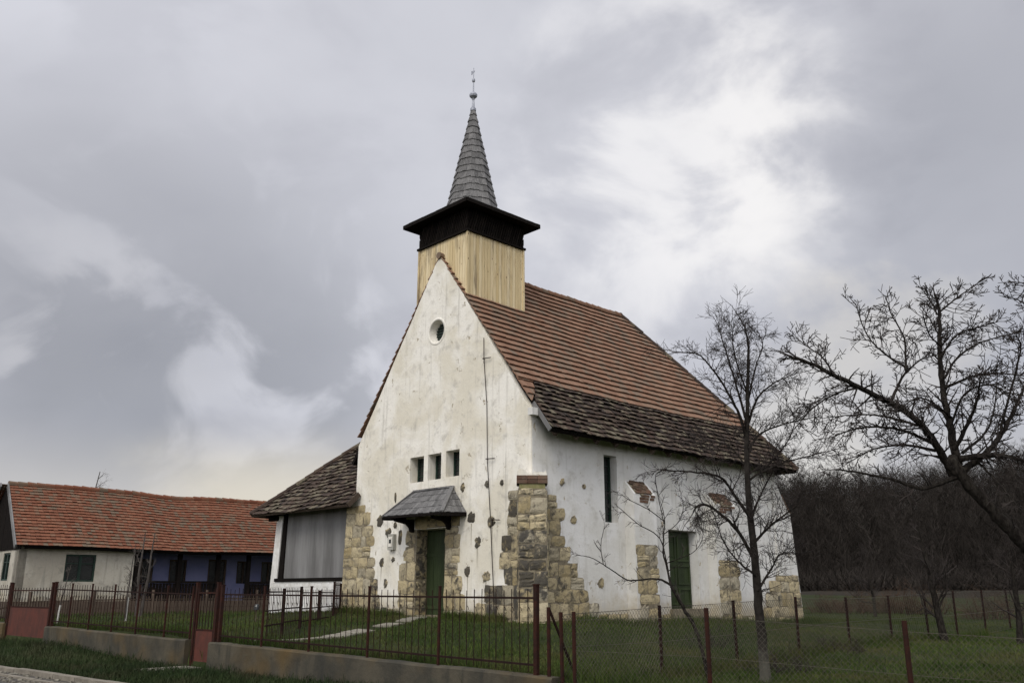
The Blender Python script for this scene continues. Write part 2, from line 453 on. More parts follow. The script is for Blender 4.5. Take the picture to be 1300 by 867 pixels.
def courses(mb, mort, P, z0, z1, lo, hi, ch=.37, sw=.5, h=.03, soot=None, ragged=.10, fixed_lo=True, fixed_hi=False, mdepth=-.006):
    """coursed rubble between the outlines lo(z), hi(z); ragged where the plaster has broken away"""
    z = z0; L = []; H = []
    while z < z1 - .12:
        c = ch * random.uniform(.8, 1.2)
        if z + c > z1 - .15: c = z1 - z
        a = interp(lo, z + c / 2); b = interp(hi, z + c / 2)
        if not fixed_lo: a += random.uniform(-ragged, ragged)
        if not fixed_hi: b += random.uniform(-ragged, ragged)
        n = max(1, round((b - a) / sw / random.uniform(.8, 1.15)))
        cuts = [a] + sorted(a + (b - a) * (i + random.uniform(-.22, .22)) / n for i in range(1, n)) + [b]
        for ci, (u0, u1) in enumerate(zip(cuts, cuts[1:])):
            kr = random.uniform(.22, .7) if (ci == 0 and not fixed_lo) or (ci == len(cuts) - 2 and not fixed_hi) else None
            dz0, dz1 = random.uniform(-.03, .03), random.uniform(-.03, .03)
            s = soot((u0 + u1) / 2, z + c / 2) if soot else random.choice([0, 0, 0, .15, .3])
            if u1 - u0 > .25 and c > .33 and random.random() < .12:
                stone(mb, P, u0, u1, z, z + c * .5, h, s); stone(mb, P, u0, u1, z + c * .5, z + c, h, s)
            else: stone(mb, P, u0, u1, z + dz0, z + c + dz1, h, s, k=kr)
        e = -.05
        dl, dh = (0 if fixed_lo else random.uniform(.02, .10)), (0 if fixed_hi else random.uniform(.02, .10))
        L += [(a + dl * 1.6, z), (a + dl * .3, z + c * .5), (a + dl * 1.2, z + c * .97)]
        H += [(b - dh * 1.6, z), (b - dh * .3, z + c * .5), (b - dh * 1.2, z + c * .97)]
        z += c
    mort.prism(L + H[::-1], P, mdepth, .05)

def tile_field(mb, P, vmax, u_lo, u_hi, w=.2, ex=.3, th=.03, jit=.006, lift=.05, stagger=False, v0=0.0, drop=0.0, droop=None):
    """individual tiles on a slope: P(u, v, h) = along the eave, up the slope, above the plane"""
    rows = int(math.ceil((vmax - v0) / ex))
    for r in range(rows):
        va = v0 + r * ex; vb = min(va + ex * 1.18, vmax)
        if vb - va < .05: continue
        um = min(u_lo(va), u_lo(vb)); uM = max(u_hi(va), u_hi(vb))
        off = (w / 2 if stagger and r % 2 else 0) + random.uniform(-.02, .02)
        rowh = random.uniform(-.25, .25) * jit
        k0 = int(math.floor((um - off) / w)); k1 = int(math.ceil((uM - off) / w))
        for k in range(k0, k1):
            a, b = k * w + off, (k + 1) * w + off
            q = [(a, va), (b, va), (b, vb), (a, vb)]
            q = [(min(max(u, u_lo(v)), u_hi(v)), v) for u, v in q]
            if q[1][0] - q[0][0] < .02 and q[2][0] - q[3][0] < .02: continue
            if drop and random.random() < drop: continue
            g_ = .004
            dv = random.uniform(-jit, jit) * 2; dh = abs(random.gauss(0, jit)) + rowh; tw = random.uniform(-jit, jit)
            hb = lift + dh
            (a0, v_0), (b0, _), (b1, v_1), (a1, _) = q
            dv0 = dv if r else 0
            pts = []
            for hh in (0, th):
                pts += [P(a0 + g_, v_0 + dv0, hb - th + hh + tw), P(b0 - g_, v_0 + dv0, hb - th + hh - tw),
                        P(b1 - g_, v_1, hh * .6 - .01), P(a1 + g_, v_1, hh * .6 - .01)]
            mb.hexa(pts)

# ------------------------------------------------------------------ ground
EX, EY = .739, -.674          # along the street fence, to the right and nearer
NX, NY = .674, .739           # from the street to the yard
def tn(X, Y): return X * EX + Y * EY, X * NX + Y * NY
def xy(t, n): return t * EX + n * NX, t * EY + n * NY
CTRL = np.array([(.53, 24, .88), (-5.6, 30.4, 1.0), (10.1, 33.5, .58), (.3, 14.5, .36), (-2.7, 17.2, .44), (-6.3, 20.7, .55), (-12.4, 26.1, .64),
                 (2.4, 16, .22), (4.3, 18, .25), (6, 20, .32), (7.9, 22, .42), (13, 27.6, .3), (4, 14.7, .30), (-15.5, 38, .82), (-8, 45, .9), (-22, 32, .7),
                 (-2.6, 26.5, .93), (5, 28, .72), (4.4, 10.6, .25), (6.6, 11, .25), (20, 40, .35), (3, 50, .6), (35, 60, .3), (-9, 24, .68), (-5.3, 25, .84)])
def z_in(X, Y):
    d2 = (CTRL[:, 0] - X) ** 2 + (CTRL[:, 1] - Y) ** 2 + .4
    w = 1 / d2 ** 1.5
    return float((w * CTRL[:, 2]).sum() / w.sum())
def sstep(a, b, x):
    t = min(max((x - a) / (b - a), 0), 1); return t * t * (3 - 2 * t)
def hill(X, Y):
    r = math.hypot(X, Y); az = math.degrees(math.atan2(X, Y))
    top = 6 + 9.5 * sstep(2, 16, az) + 1.6 * math.sin(az * .21 + 1) - 1.2 * sstep(17, 24, az) + 1.5 * sstep(26, 34, az)
    if abs(az) > 110: top = 5
    return 1.1 * sstep(45, 105, r) * sstep(6, 14, az) + top * sstep(92, 190, r) + 5 * sstep(185, 330, r) * sstep(5, 30, az)
WALL_END = -9.05
def ground_z(X, Y):
    t, n = tn(X, Y)
    zi = z_in(X, Y) + hill(X, Y)
    if n > 10.9 : return zi
    zb = .26 * sstep(-19.5, -27, t) - .03
    if t < -27: zb = .23
    k = sstep(7.9, 10.6, n)
    zo = zb * k + (.07 * math.sin(t * .9) * math.sin(math.pi * min(max((n - 8) / 2.9, 0), 1)))
    zo += .10 * math.exp(-((t + 16.3) / 1.5) ** 2 - ((n - 9.5) / .8) ** 2)
    zo = zo if n > 7.9 else -.02 + .0 * t
    if n < 0: zo += hill(X, Y) * .5
    q = sstep(WALL_END - .05, WALL_END + .8, t)      # right of the wall: a plain bank instead of a step
    zright = zi * sstep(3.5, 10.9, n) if n > 3.5 else 0
    return zo * (1 - q) + zright * q
def axis(vals):
    return sorted(set(round(v, 3) for v in vals))
ts = axis(list(np.arange(-40, 14, .4)) + [WALL_END - .06, WALL_END] + list(np.arange(-400, -40, 12)) + list(np.arange(14, 400, 12)) + [-3000, -1500, -800, 800, 1500, 3000])
ns = axis(list(np.arange(7, 50, .45)) + [7.88, 7.92, 10.87, 10.93] + list(np.arange(-20, 7, 1.5)) + list(np.arange(50, 400, 10)) + [-3000, -1000, -300, -100, -50, 600, 1000, 3000])
gv = []; gf = []
for n_ in ns:
    for t_ in ts:
        X, Y = xy(t_, n_); gv.append((X, Y, ground_z(X, Y)))
NT = len(ts)
for i in range(len(ns) - 1):
    for k in range(NT - 1): gf.append((i * NT + k, i * NT + k + 1, (i + 1) * NT + k + 1, (i + 1) * NT + k))
me = bpy.data.meshes.new('ground'); me.from_pydata(gv, [], gf)
me.materials.append(MATS['soil_grass']); me.materials.append(MATS['hill_soil']); me.materials.append(MATS['road'])
mi = []
for f in gf:
    c = sum((Vector(gv[i]) for i in f), Vector()) / 4
    t_, n_ = tn(c.x, c.y)
    mi.append(1 if math.hypot(c.x, c.y) > 88 else 0)
me.polygons.foreach_set('material_index', mi); me.polygons.foreach_set('use_smooth', [True] * len(gf))
me.update()
gr = bpy.data.objects.new('ground', me); COL.objects.link(gr); gr['kind'] = 'structure'
# road sheet and its kerb
mb = MB()
for t0 in np.arange(-60, 20, 2.0):
    vs = []
    for n_ in (-6, -2, 2, 5, 7.62):
        for t_ in (t0, t0 + 2):
            X, Y = xy(t_, n_); vs.append((X, Y, .015 + .05 * (1 - ((n_ - .5) / 7.2) ** 2)))
    mb.add(vs, [(2 * i, 2 * i + 1, 2 * i + 3, 2 * i + 2) for i in range(4)], .5)
road = mb.build('road', 'road'); road['kind'] = 'structure'
mb = MB()
for t0 in np.arange(-50, 18, 1.0):
    a = [xy(t0 + .01, 7.62), xy(t0 + .99, 7.62), xy(t0 + .99, 7.80), xy(t0 + .01, 7.80)]
    e = random.uniform(-.012, .012)
    mb.hexa([(x, y, -.08) for x, y in a] + [(x, y, .10 + e) for x, y in a])
for t0 in np.arange(-50, 18, 1.2):
    a = [xy(t0 + .01, 7.16), xy(t0 + 1.19, 7.16), xy(t0 + 1.19, 7.28), xy(t0 + .01, 7.28)]
    mb.hexa([(x, y, -.08) for x, y in a] + [(x, y, .055 + random.uniform(-.01, .01)) for x, y in a])
kb = mb.build('kerb', 'kerb'); kb['kind'] = 'structure'
# loose gravel swept against the kerb
mb = MB()
for _ in range(2600):
    X, Y = xy(random.uniform(-34, -8), random.uniform(4.5, 7.6)); s = random.uniform(.012, .04)
    z = .015 + .05 * (1 - ((tn(X, Y)[1] - .5) / 7.2) ** 2)
    mb.hexa([(X + s * random.uniform(.6, 1.3) * dx, Y + s * random.uniform(.6, 1.3) * dy, z + (-.01 if lo else s * random.uniform(.5, 1))) for lo in (1, 0) for dx, dy in ((-1, -1), (1, -1), (1, 1), (-1, 1))])
o = mb.build('road_gravel', 'path_stone'); tag(o, 'loose pale gravel scattered along the road edge', 'gravel', kind='stuff')
# stone path from the gate to the church door
mb = MB()
pathline = [(-2.62, 26.5), (-2.75, 25.4), (-3.0, 24.2), (-3.5, 22.7), (-4.15, 21.6), (-5.0, 21.1), (-6.1, 21.15)]
def along(pl, step):
    o = []; 
    for (x0, y0), (x1, y1) in zip(pl, pl[1:]):
        L = math.hypot(x1 - x0, y1 - y0); m = max(1, int(L / step))
        for i in range(m): o.append((x0 + (x1 - x0) * i / m, y0 + (y1 - y0) * i / m))
    return o + [pl[-1]]
pp = along(pathline, .55)
for (x0, y0), (x1, y1) in zip(pp, pp[1:]):
    if random.random() < .12: continue
    d = Vector((x1 - x0, y1 - y0)).normalized(); s = Vector((-d.y, d.x)) * random.uniform(.20, .29)
    q = [(x0 - s.x + d.x * .01, y0 - s.y + d.y * .01), (x1 - s.x, y1 - s.y), (x1 + s.x, y1 + s.y), (x0 + s.x + d.x * .01, y0 + s.y + d.y * .01)]
    mb.hexa([(x, y, ground_z(x, y) - .06) for x, y in q] + [(x, y, ground_z(x, y) + .035 + random.uniform(-.012, .012)) for x, y in q])
o = mb.build('path', 'path_stone'); o['kind'] = 'structure'

# ------------------------------------------------------------------ the church
KX, KY = .529, 24.0
CH = empty('church', (KX, KY, 0), R(-46.2))
tag(CH, 'whitewashed old village church with steep tiled roof and small wooden belfry spire', 'church')
def F_(u, v, d): return (-u, d, v)              # gable front: u to the left, v up, d into the building
def S_(u, v, d): return (-d, u, v)              # street-side long wall: u to the rear, v up, d into the building
# --- gable wall
win = [rect(4.66, 5.35, 4.87, 5.65), rect(3.83, 4.46, 4.88, 5.66), rect(2.99, 3.61, 4.90, 5.68)]
door_o = rect(3.57, 4.93, .80, 3.44)
OC = (4.18, 9.52)
circ = lambda r, n=28: [(OC[0] + r * math.cos(2 * math.pi * i / n), OC[1] + r * math.sin(2 * math.pi * i / n)) for i in range(n)]
mb = MB()
outer = [(.008, .3), (8.82, .3), (8.72, 4.33), (8.45, 4.45), (8.25, 4.6), (8.22, 6.36), (4.13, 12.06), (.008, 6.44)]
# hand-plastered, slightly wavering verge
def waver(p, q, n, amp):
    return [(p[0] + (q[0] - p[0]) * i / n + random.uniform(-amp, amp), p[1] + (q[1] - p[1]) * i / n + random.uniform(-amp, amp)) for i in range(1, n)]
outer = outer[:6] + waver(outer[5], outer[6], 9, .015) + [outer[6]] + waver(outer[6], outer[7], 12, .018) + [outer[7]]
shr = lambda r, d: [(u, v) for u, v in r]
holes = win + [door_o, circ(.37)]
dep = [(.34, [(u + (0.0), v) for u, v in w]) for w in win] + [(.50, door_o), (.26, circ(.30))]
panel(mb, outer, holes, F_, .62, dep)
gable = mb.build('gable_wall', 'plaster_cream', CH)
# windows of the gable: shutter leaf with ledges in each deep opening
for w in win:
    u0, u1, v0, v1 = w[0][0], w[1][0], w[0][1], w[2][1]
    m = MB(); m.prism(rect(u0, u1, v0, v1), F_, .335, .38)
    fr = m.build('window', 'window_dark', CH)
    m = MB()
    for k in range(5):
        vv = v0 + .05 + (v1 - v0 - .1) * k / 4
        m.prism(rect(u0 + .04, u1 - .04, vv - .012, vv + .012), F_, .315, .334)
    for uu in (u0 + .03, (u0 + u1) / 2, u1 - .03):
        m.prism(rect(uu - .028, uu + .028, v0, v1), F_, .30, .3345)
    m.build('frame', 'shutter_green', fr)
m = MB(); m.prism(circ(.34), F_, .255, .30); oc = m.build('round_window', 'window_dark', CH)
m = MB()
for k in range(-3, 4):
    hw = math.sqrt(max(.295 ** 2 - (k * .09) ** 2, 0)); m.prism([(OC[0] - hw, OC[1] + k * .09 - .015), (OC[0] + hw, OC[1] + k * .09 - .015), (OC[0] + hw, OC[1] + k * .09 + .02), (OC[0] - hw, OC[1] + k * .09 + .02)], F_, .22, .252)
m.build('louvre', 'shutter_green', oc)
# raised plaster ring
m = MB(); n = 36
vs = []; fs = []
for i in range(n):
    a = 2 * math.pi * i / n
    for r, d in ((.365, -.001), (.37, -.016), (.43, -.016), (.45, .001)): vs.append(F_(OC[0] + r * math.cos(a), OC[1] + r * math.sin(a), d))
for i in range(n):
    for k in range(3): fs.append((i * 4 + k, i * 4 + k + 1, ((i + 1) % n) * 4 + k + 1, ((i + 1) % n) * 4 + k))
m.add(vs, fs, .5); m.build('window_ring', 'plaster_cream', oc, smooth=True)

def plank_leaf(name, P, u0, u1, v0, v1, d, parent, nb=6, mat='door_green'):
    m = MB()
    for i in range(nb):
        a = u0 + (u1 - u0) * i / nb; b = u0 + (u1 - u0) * (i + 1) / nb
        m.prism(rect(a + .004, b - .004, v0, v1), P, d + random.uniform(-.003, .003), d + .05)
    o = m.build(name, mat, parent)
    return o
dl = plank_leaf('door', F_, 3.57, 4.93, .80, 3.44, .42, CH, 8)
m = MB(); m.prism(rect(3.57, 4.93, 2.66, 2.74), F_, .395, .415); m.prism(rect(3.57, 4.93, 1.15, 1.25), F_, .395, .415); m.build('ledge', 'door_green', dl)
m = MB(); m.tube([F_(3.72, 1.95, .40), F_(3.72, 1.95, .36), F_(3.80, 1.95, .36)], .012, 6); m.build('handle', 'wire', dl)
m = MB(); m.prism(rect(3.45, 5.05, .60, .985), F_, -.18, .419); m.build('threshold', 'mortar', CH)

RV = lambda u, v, d: F_(4.93 - .0 + d, v, u)
a, b = MB(), MB()
courses(a, b, RV, .75, 3.44, [(0, .0), (5, .0)], [(0, .42), (5, .42)], ch=.44, sw=.5, h=.02, fixed_hi=True, soot=lambda u, v: .5)
_o = a.build('reveal_stone', 'stone', CH); b.build('mortar', 'mortar', _o)
# --- side wall with window and door openings
sw = rect(2.97, 3.56, 3.56, 5.50); sd = rect(5.93, 7.45, .62, 3.49)
mb = MB()
panel(mb, [(.03, .3), (12.5, .3), (12.5, 6.3), (.03, 6.3)], [sw, sd], S_, .62,
      [(.32, rect(2.97, 3.56, 3.56, 5.50)), (.46, rect(5.93, 7.40, .62, 3.46))])
side = mb.build('side_wall', 'plaster_white', CH)
mb = MB(); mb.box(-8.22, -.02, 11.9, 12.5, .3, 6.3); mb.box(-8.22, -7.6, .6, 12.5, .3, 6.3); mb.build('rear_wall', 'plaster_white', CH)
m = MB(); m.prism(rect(2.97, 3.56, 3.56, 5.50), S_, .30, .36); fr = m.build('window', 'window_dark', CH)
m = MB()
for k in range(9):
    vv = 3.6 + 1.86 * k / 8; m.prism(rect(2.99, 3.54, vv - .013, vv + .013), S_, .275, .299)
for uu in (3.0, 3.26, 3.53): m.prism(rect(uu - .03, uu + .03, 3.56, 5.5), S_, .255, .2995)
m.build('frame', 'shutter_green', fr)
ds = plank_leaf('door', S_, 5.94, 7.38, 1.14, 3.45, .28, CH, 4); ds['label'] = 'weathered green side door of two panelled leaves'
m = MB()
for a, b in ((5.98, 6.62), (6.70, 7.34)):
    for v0, v1 in ((1.25, 1.75), (1.85, 2.45), (2.55, 3.35)):
        m.prism(rect(a, b, v0, v0 + .06), S_, .250, .278); m.prism(rect(a, b, v1 - .06, v1), S_, .250, .278)
        m.prism(rect(a, a + .07, v0 + .06, v1 - .06), S_, .250, .278); m.prism(rect(b - .07, b, v0 + .06, v1 - .06), S_, .250, .278)
m.build('panel_trim', 'door_green', ds)
m = MB(); m.prism(rect(5.85, 7.5, .5, 1.135), S_, -.12, .5); m.build('threshold', 'mortar', CH)

# --- exposed stone where the plaster has come off
def patch(name, P, z0, z1, lo, hi, **kw):
    a, b = MB(), MB()
    courses(a, b, P, z0, z1, lo, hi, **kw)
    o = a.build(name, 'stone', CH); b.build('mortar', 'mortar', o)
    return o
sootL = lambda u, v: .25 if random.random() < .35 else 0.0
patch('stone_quoin', F_, .75, 4.36, [(.7, 6.65), (1.7, 6.81), (2.23, 6.96), (2.77, 7.2), (3.3, 7.12), (4.0, 7.3), (4.36, 7.85)], [(.7, 8.84), (4.36, 8.73)], ch=.40, sw=.5, fixed_lo=False, fixed_hi=True, soot=lambda u, v: (.55 if u < 7.3 and random.random() < .6 else (.35 if v < 1.6 and random.random() < .5 else 0)))
patch('door_stone', F_, .75, 3.46, [(.7, 4.935), (3.5, 4.935)], [(.7, 5.92), (1.7, 5.85), (2.47, 5.72), (2.98, 5.45), (3.46, 5.33)], ch=.44, sw=.48, soot=sootL)
patch('door_stone', F_, .75, 3.46, [(.7, 2.6), (1.75, 2.74), (2.1, 3.0), (2.83, 2.8), (3.46, 2.88)], [(.7, 3.565), (3.5, 3.565)], ch=.44, sw=.5, fixed_lo=False, fixed_hi=True, soot=sootL)
patch('lintel_stone', F_, 3.46, 3.80, [(3.46, 2.9), (3.8, 2.95)], [(3.46, 5.0), (3.8, 5.0)], ch=.34, sw=.5, fixed_hi=True, soot=sootL)
patch('footing_stone', F_, .6, 1.12, [(.6, 2.35), (1.2, 2.3)], [(.6, 2.68), (1.2, 2.65)], ch=.26, sw=.34, fixed_hi=True)
patch('footing_stone', F_, .6, 1.15, [(.6, 5.95), (1.2, 5.95)], [(.6, 6.6), (1.2, 6.6)], ch=.26, sw=.34, fixed_hi=True, soot=lambda u, v: .6)
patch('buttress_stone', F_, .6, 4.30, [(.6, .30), (4.3, .30)], [(.6, 2.36), (1.06, 2.33), (1.58, 1.9), (1.85, 1.36), (2.03, 1.12), (2.38, 1.32), (2.72, 1.15), (3.29, 1.05), (3.6, .85), (4.3, .93)], ch=.40, sw=.5, soot=lambda u, v: .75 if random.random() < .55 else .2)
patch('buttress_stone', S_, .6, 4.18, [(.6, .30), (4.3, .30)], [(.6, 2.7), (1.11, 2.6), (1.35, 2.16), (1.81, 2.0), (2.15, 1.85), (2.61, 1.45), (3.06, 1.17), (3.52, 1.02), (3.65, 1.2), (4.18, .9)], ch=.36, sw=.46, soot=lambda u, v: .22 if random.random() < .5 else 0)
S35 = lambda u, v, d: S_(u, v, d - .35)
def bench(u0, u1, zt_front, zt_wall, out=.35):
    m = MB()
    m.prism([(out, .3), (out, zt_front), (0, zt_wall), (-.2, zt_wall), (-.2, .3)], lambda a, v, d: (a, d, v), u0, u1)
    return m
for (u0, u1, zf, zw, zs, ww) in ((3.86, 4.92, 4.42, 4.82, 2.97, 3.4), (7.98, 9.28, 4.36, 4.76, 2.62, 7.6)):
    bt = bench(u0, u1, zf, zw).build('buttress', 'plaster_white', CH)
    a, b = MB(), MB()
    courses(a, b, S35, .55, zs, [(.5, u0 + .08), (3, u0 + .05)], [(.5, u1 - .02), (3, u1 - .04)], ch=.38, sw=.62, fixed_lo=False, ragged=.05, h=.02, soot=lambda u, v: .1 if random.random() < .7 else .3)
    o = a.build('buttress_stone', 'stone', bt); b.build('mortar', 'mortar', bt)
    m = MB(); n_ = 12
    top_ = [(u0 + .10 + (u1 - u0 - .22) * i / n_, .02 + random.uniform(0, .03)) for i in range(n_ + 1)]
    m.prism([(u0 + .10, .36)] + [(u0 + .10 + (u1 - u0 - .2) * i / 6, random.uniform(.30, .40) if i < 6 else .3) for i in range(1, 7)] + top_[::-1], lambda u, t, d: (t - d * .75, u, zw + (zf - zw) * t / .35 - d * .65), -.012, .05); m.build('mortar', 'mortar', bt)
    m = MB()       # bricks laid bare on the sloping top
    L = math.hypot(.35, zw - zf)
    for r in range(6):
        for k in range(4):
            if random.random() < .12: continue
            uu = u0 + .12 + k * .23 + (r % 2) * .1; tt = r / 6
            if uu + .21 > u1 - .05: continue
            f0 = lambda t: (.35 * (1 - t), zf + (zw - zf) * t)
            (x0, z0_), (x1, z1_) = f0(tt + .01), f0(tt + .15)
            hh = random.uniform(.03, .055); nx, nz = (zw - zf) / L * hh, .35 / L * hh
            m.hexa([(x0, uu, z0_), (x0, uu + .21, z0_), (x1, uu + .21, z1_), (x1, uu, z1_), (x0 + nx, uu, z0_ + nz), (x0 + nx, uu + .21, z0_ + nz), (x1 + nx, uu + .21, z1_ + nz), (x1 + nx, uu, z1_ + nz)])
    for r in range(3):
        for k in range(4 - r):
            uu = u0 + .35 + k * .22 - r * .04 + random.uniform(-.03, .03)
            if uu + .2 > u1 - .03: continue
            m.prism(rect(uu, uu + .2, zf - .08 - r * .085, zf - .01 - r * .085), S35, -.012 - random.uniform(0, .012), .02)
    m.build('brick_cap', 'brick', bt)
# far corner buttress
m = MB()
m.prism([(12.2, .2), (13.72, .2), (13.28, 4.36), (13.14, 4.46), (12.72, 5.02), (12.5, 5.36), (12.2, 5.36)], S_, -.06, .95)
bt = m.build('buttress', 'plaster_white', CH)
a, b = MB(), MB()
S06 = lambda u, v, d: S_(u, v, d - .06)
courses(a, b, S06, .35, 2.2, [(.3, 10.95), (1.4, 11.2), (2.2, 12.0)], [(.3, 13.68), (2.2, 13.48)], ch=.40, sw=.55, fixed_lo=False, fixed_hi=True, ragged=.15, mdepth=-.006)
a.build('buttress_stone', 'stone', bt); b.build('mortar', 'mortar', bt)
m = MB()
for k in range(9):
    t = k / 9
    (u0, v0), (u1, v1) = (13.30 - .55 * t, 4.36 + .66 * t), (13.30 - .55 * (t + .1), 4.36 + .66 * (t + .1))
    m.prism([(u0, v0), (u0 + .05, v0 + .03), (u1 + .05, v1 + .03), (u1, v1)], S06, .01, .9)
m.build('brick_cap', 'brick', bt)
# rubble footing along the side wall
for u0, u1 in ((2.6, 3.86), (4.93, 5.85), (7.5, 7.98), (9.29, 10.95)):
    gz0 = .85 - .024 * u0
    patch('footing_stone', S_, gz0 - .35, gz0 + .26, [(0, u0), (9, u0)], [(0, u1), (9, u1)], ch=.24, sw=.36, fixed_lo=True, fixed_hi=True, h=.04)

# --- diagonal corner buttress
ax = Vector((.692, .722)); ad = Vector((.722, -.692))     # across, and outward (towards the street)
def D_(u, v, d):
    p = ax * u + ad * (.42 - d); return (p.x, p.y, v)
def DR(u, v, d):      # right flank: u = distance out
    p = ax * (.37 - d) + ad * u; return (p.x, p.y, v)
def DL(u, v, d):
    p = ax * (-.37 + d) + ad * u; return (p.x, p.y, v)
m = MB(); m.prism(rect(-.36, .36, .3, 4.25), D_, .0, .95); bt = m.build('corner_buttress', 'mortar', CH)
a, b = MB(), MB()
def sootB(u, v):
    k = 1 - abs(v - 2.35) / 1.25
    return max(0, .95 * min(1, k * 1.6)) * random.uniform(.65, 1) if v < 3.4 else (.3 if random.random() < .5 else .05)
courses(a, b, D_, .6, 4.25, [(0, -.37), (5, -.37)], [(0, .37), (5, .37)], ch=.40, sw=.42, fixed_hi=True, soot=sootB, h=.035)
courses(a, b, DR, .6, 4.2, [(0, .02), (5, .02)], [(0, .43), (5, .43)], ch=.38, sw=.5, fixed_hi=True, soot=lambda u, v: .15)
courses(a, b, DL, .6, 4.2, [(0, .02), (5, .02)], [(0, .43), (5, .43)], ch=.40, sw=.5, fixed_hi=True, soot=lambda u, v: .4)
a.build('stone_facing', 'stone', bt); b.build('mortar', 'mortar', bt)
m = MB(); m.prism(rect(-.34, .34, 4.24, 4.37), D_, -.005, .9); m.build('stone_band', 'green_stone', bt)
m = MB()
for r, (z0, z1) in enumerate(((4.375, 4.475), (4.485, 4.585))):
    for k in range(3):
        a0 = -.40 + k * .267; m.prism(rect(a0 + .004, a0 + .262, z0, z1), D_, -.045 + random.uniform(-.008, .008), .4)
    for k in range(3):
        d0 = -.04 + k * .24
        m.prism(rect(.42 - d0 - .235, .42 - d0, z0, z1), DR, -.035, .1); m.prism(rect(.42 - d0 - .235, .42 - d0, z0, z1), DL, -.035, .1)
m.build('brick_cap', 'brick', bt)
m = MB()
prof = [(-.39, 4.58), (-.39, 4.70), (-.33, 4.76), (-.22, 4.74), (-.1, 4.64), (.02, 4.60), (.06, 4.70), (.1, 4.66), (.22, 4.68), (.30, 4.66), (.36, 4.72), (.39, 4.60), (.39, 4.58)]
m.prism(prof, D_, -.03, .5); m.build('broken_plaster', 'plaster_cream', bt)

# single stones showing through the plaster
spots = [(2.82, 4.54, .10, .15), (1.78, 4.55, .09, .12), (1.16, 4.54, .08, .09), (6.83, 3.77, .18, .22), (6.35, 3.42, .16, .17), (2.42, 3.65, .17, .19), (1.55, 3.5, .17, .18), (2.16, 2.97, .14, .19), (6.06, 2.6, .10, .09), (6.66, 2.51, .13, .17), (2.56, 2.19, .12, .17), (1.79, 2.05, .18, .15), (6.4, 1.89, .13, .17), (6.05, 4.48, .06, .20), (5.72, 3.25, .10, .30), (6.0, 3.62, .09, .12)]
m0 = None
for i, (u, v, w, h) in enumerate(spots):
    m = MB(); stone(m, F_, u - w * .8, u + w * .8, v - h * .8, v + h * .8, .035, .55 + .35 * random.random(), gap=.0, k=random.uniform(.7, 1))
    m.build('exposed_stone', 'stone', gable)
for u, v in ((2.16, 2.80), (2.56, 2.05), (1.79, 1.95), (6.66, 2.38), (2.42, 3.5), (1.55, 3.35)):
    m = MB(); L = random.uniform(.35, .7)
    m.prism([(u - .02, v), (u + .025, v), (u + .012, v - L * .6), (u + .0, v - L), (u - .01, v - L * .5)], F_, -.004, .01); m.build('rust_streak', 'drip', gable)
for u, v, w in ((1.18, 4.55, .09), (2.08, 4.5, .07), (1.62, 3.55, .11), (2.71, 1.87, .13)):
    m = MB(); stone(m, S_, u - w, u + w, v - w, v + w, .03, .35, gap=.0, k=.9); m.build('exposed_stone', 'stone', side)
# lightning wire and iron ties on the gable
m = MB()
m.tube([F_(1.95, 8.85, -.02), F_(1.9, 8.2, -.05), F_(1.78, 6.8, -.03), F_(1.72, 5.2, -.05), F_(1.6, 3.6, -.03), F_(1.45, 1.7, -.04), F_(1.42, 1.0, -.03)], .011, 5)
m.build('lightning_wire', 'picket_iron', CH)
for u, v in ((1.9, 8.2), (1.72, 5.25), (1.5, 3.55)):
    m = MB(); m.tube([F_(u + .03, v, .02), F_(u + .02, v, -.09), F_(u - .32, v - .02, -.07)], .014, 5); m.tube([F_(u, v + .02, -.05), F_(u, v - .14, -.05)], .012, 5); m.build('iron_tie', 'picket_iron', CH)
# meter box beside the door
m = MB(); m.prism(rect(5.93, 6.22, 2.88, 3.36), F_, -.12, .0); mt = m.build('meter_box', 'meter_grey', CH)
m = MB(); m.prism(rect(5.98, 6.17, 2.98, 3.28), F_, -.135, -.12); m.build('cover', 'plaster_cream', mt)
m = MB(); m.prism(rect(6.02, 6.13, 3.08, 3.2), F_, -.14, -.1352); m.build('dial_window', 'window_dark', mt)

# --- porch canopy over the door, hipped, of wooden shingles
def rowstrip(mb, pts_lo, pts_hi, rows, th=.035, split=.16, jit=.01):
    """shingle rows between two 3D polylines lo (eave) and hi (ridge), straight edges"""
    lo0, lo1 = map(Vector, pts_lo); hi0, hi1 = map(Vector, pts_hi)
    nrm = (lo1 - lo0).cross(hi0 - lo0)
    if nrm.length < 1e-6: nrm = (lo1 - lo0).cross(hi1 - lo0)
    nrm.normalize()
    if nrm.z < 0: nrm = -nrm
    for r in range(rows):
        t0, t1 = r / rows, min((r + 1.15) / rows, 1)
        A0, A1 = lo0.lerp(hi0, t0), lo1.lerp(hi1, t0); B0, B1 = lo0.lerp(hi0, t1), lo1.lerp(hi1, t1)
        n = max(1, int((A1 - A0).length / split))
        for k in range(n):
            s0, s1 = k / n, (k + 1) / n; e = (A0 - B0) * random.uniform(-.04, .06); hj = random.uniform(0, jit)
            a, b = A0.lerp(A1, s0 + .01 / n) + e, A0.lerp(A1, s1 - .01 / n) + e; c, d = B0.lerp(B1, s1), B0.lerp(B1, s0)
            mb.hexa([a + nrm * (th * .3 + hj), b + nrm * (th * .3 + hj), c, d, a + nrm * (th * 1.4 + hj), b + nrm * (th * 1.4 + hj), c + nrm * .02, d + nrm * .02])
cL, cR, cZ, cd = 5.45, 2.66, 3.80, .90
eL, eR = (-cL, -cd, cZ), (-cR, -cd, cZ - .02); wL, wR = (-(cL + .05), 0, cZ + .04), (-(cR), 0, cZ + .02); rL, rR = (-5.05, -.03, 4.56), (-3.25, -.03, 4.56)
m = MB()
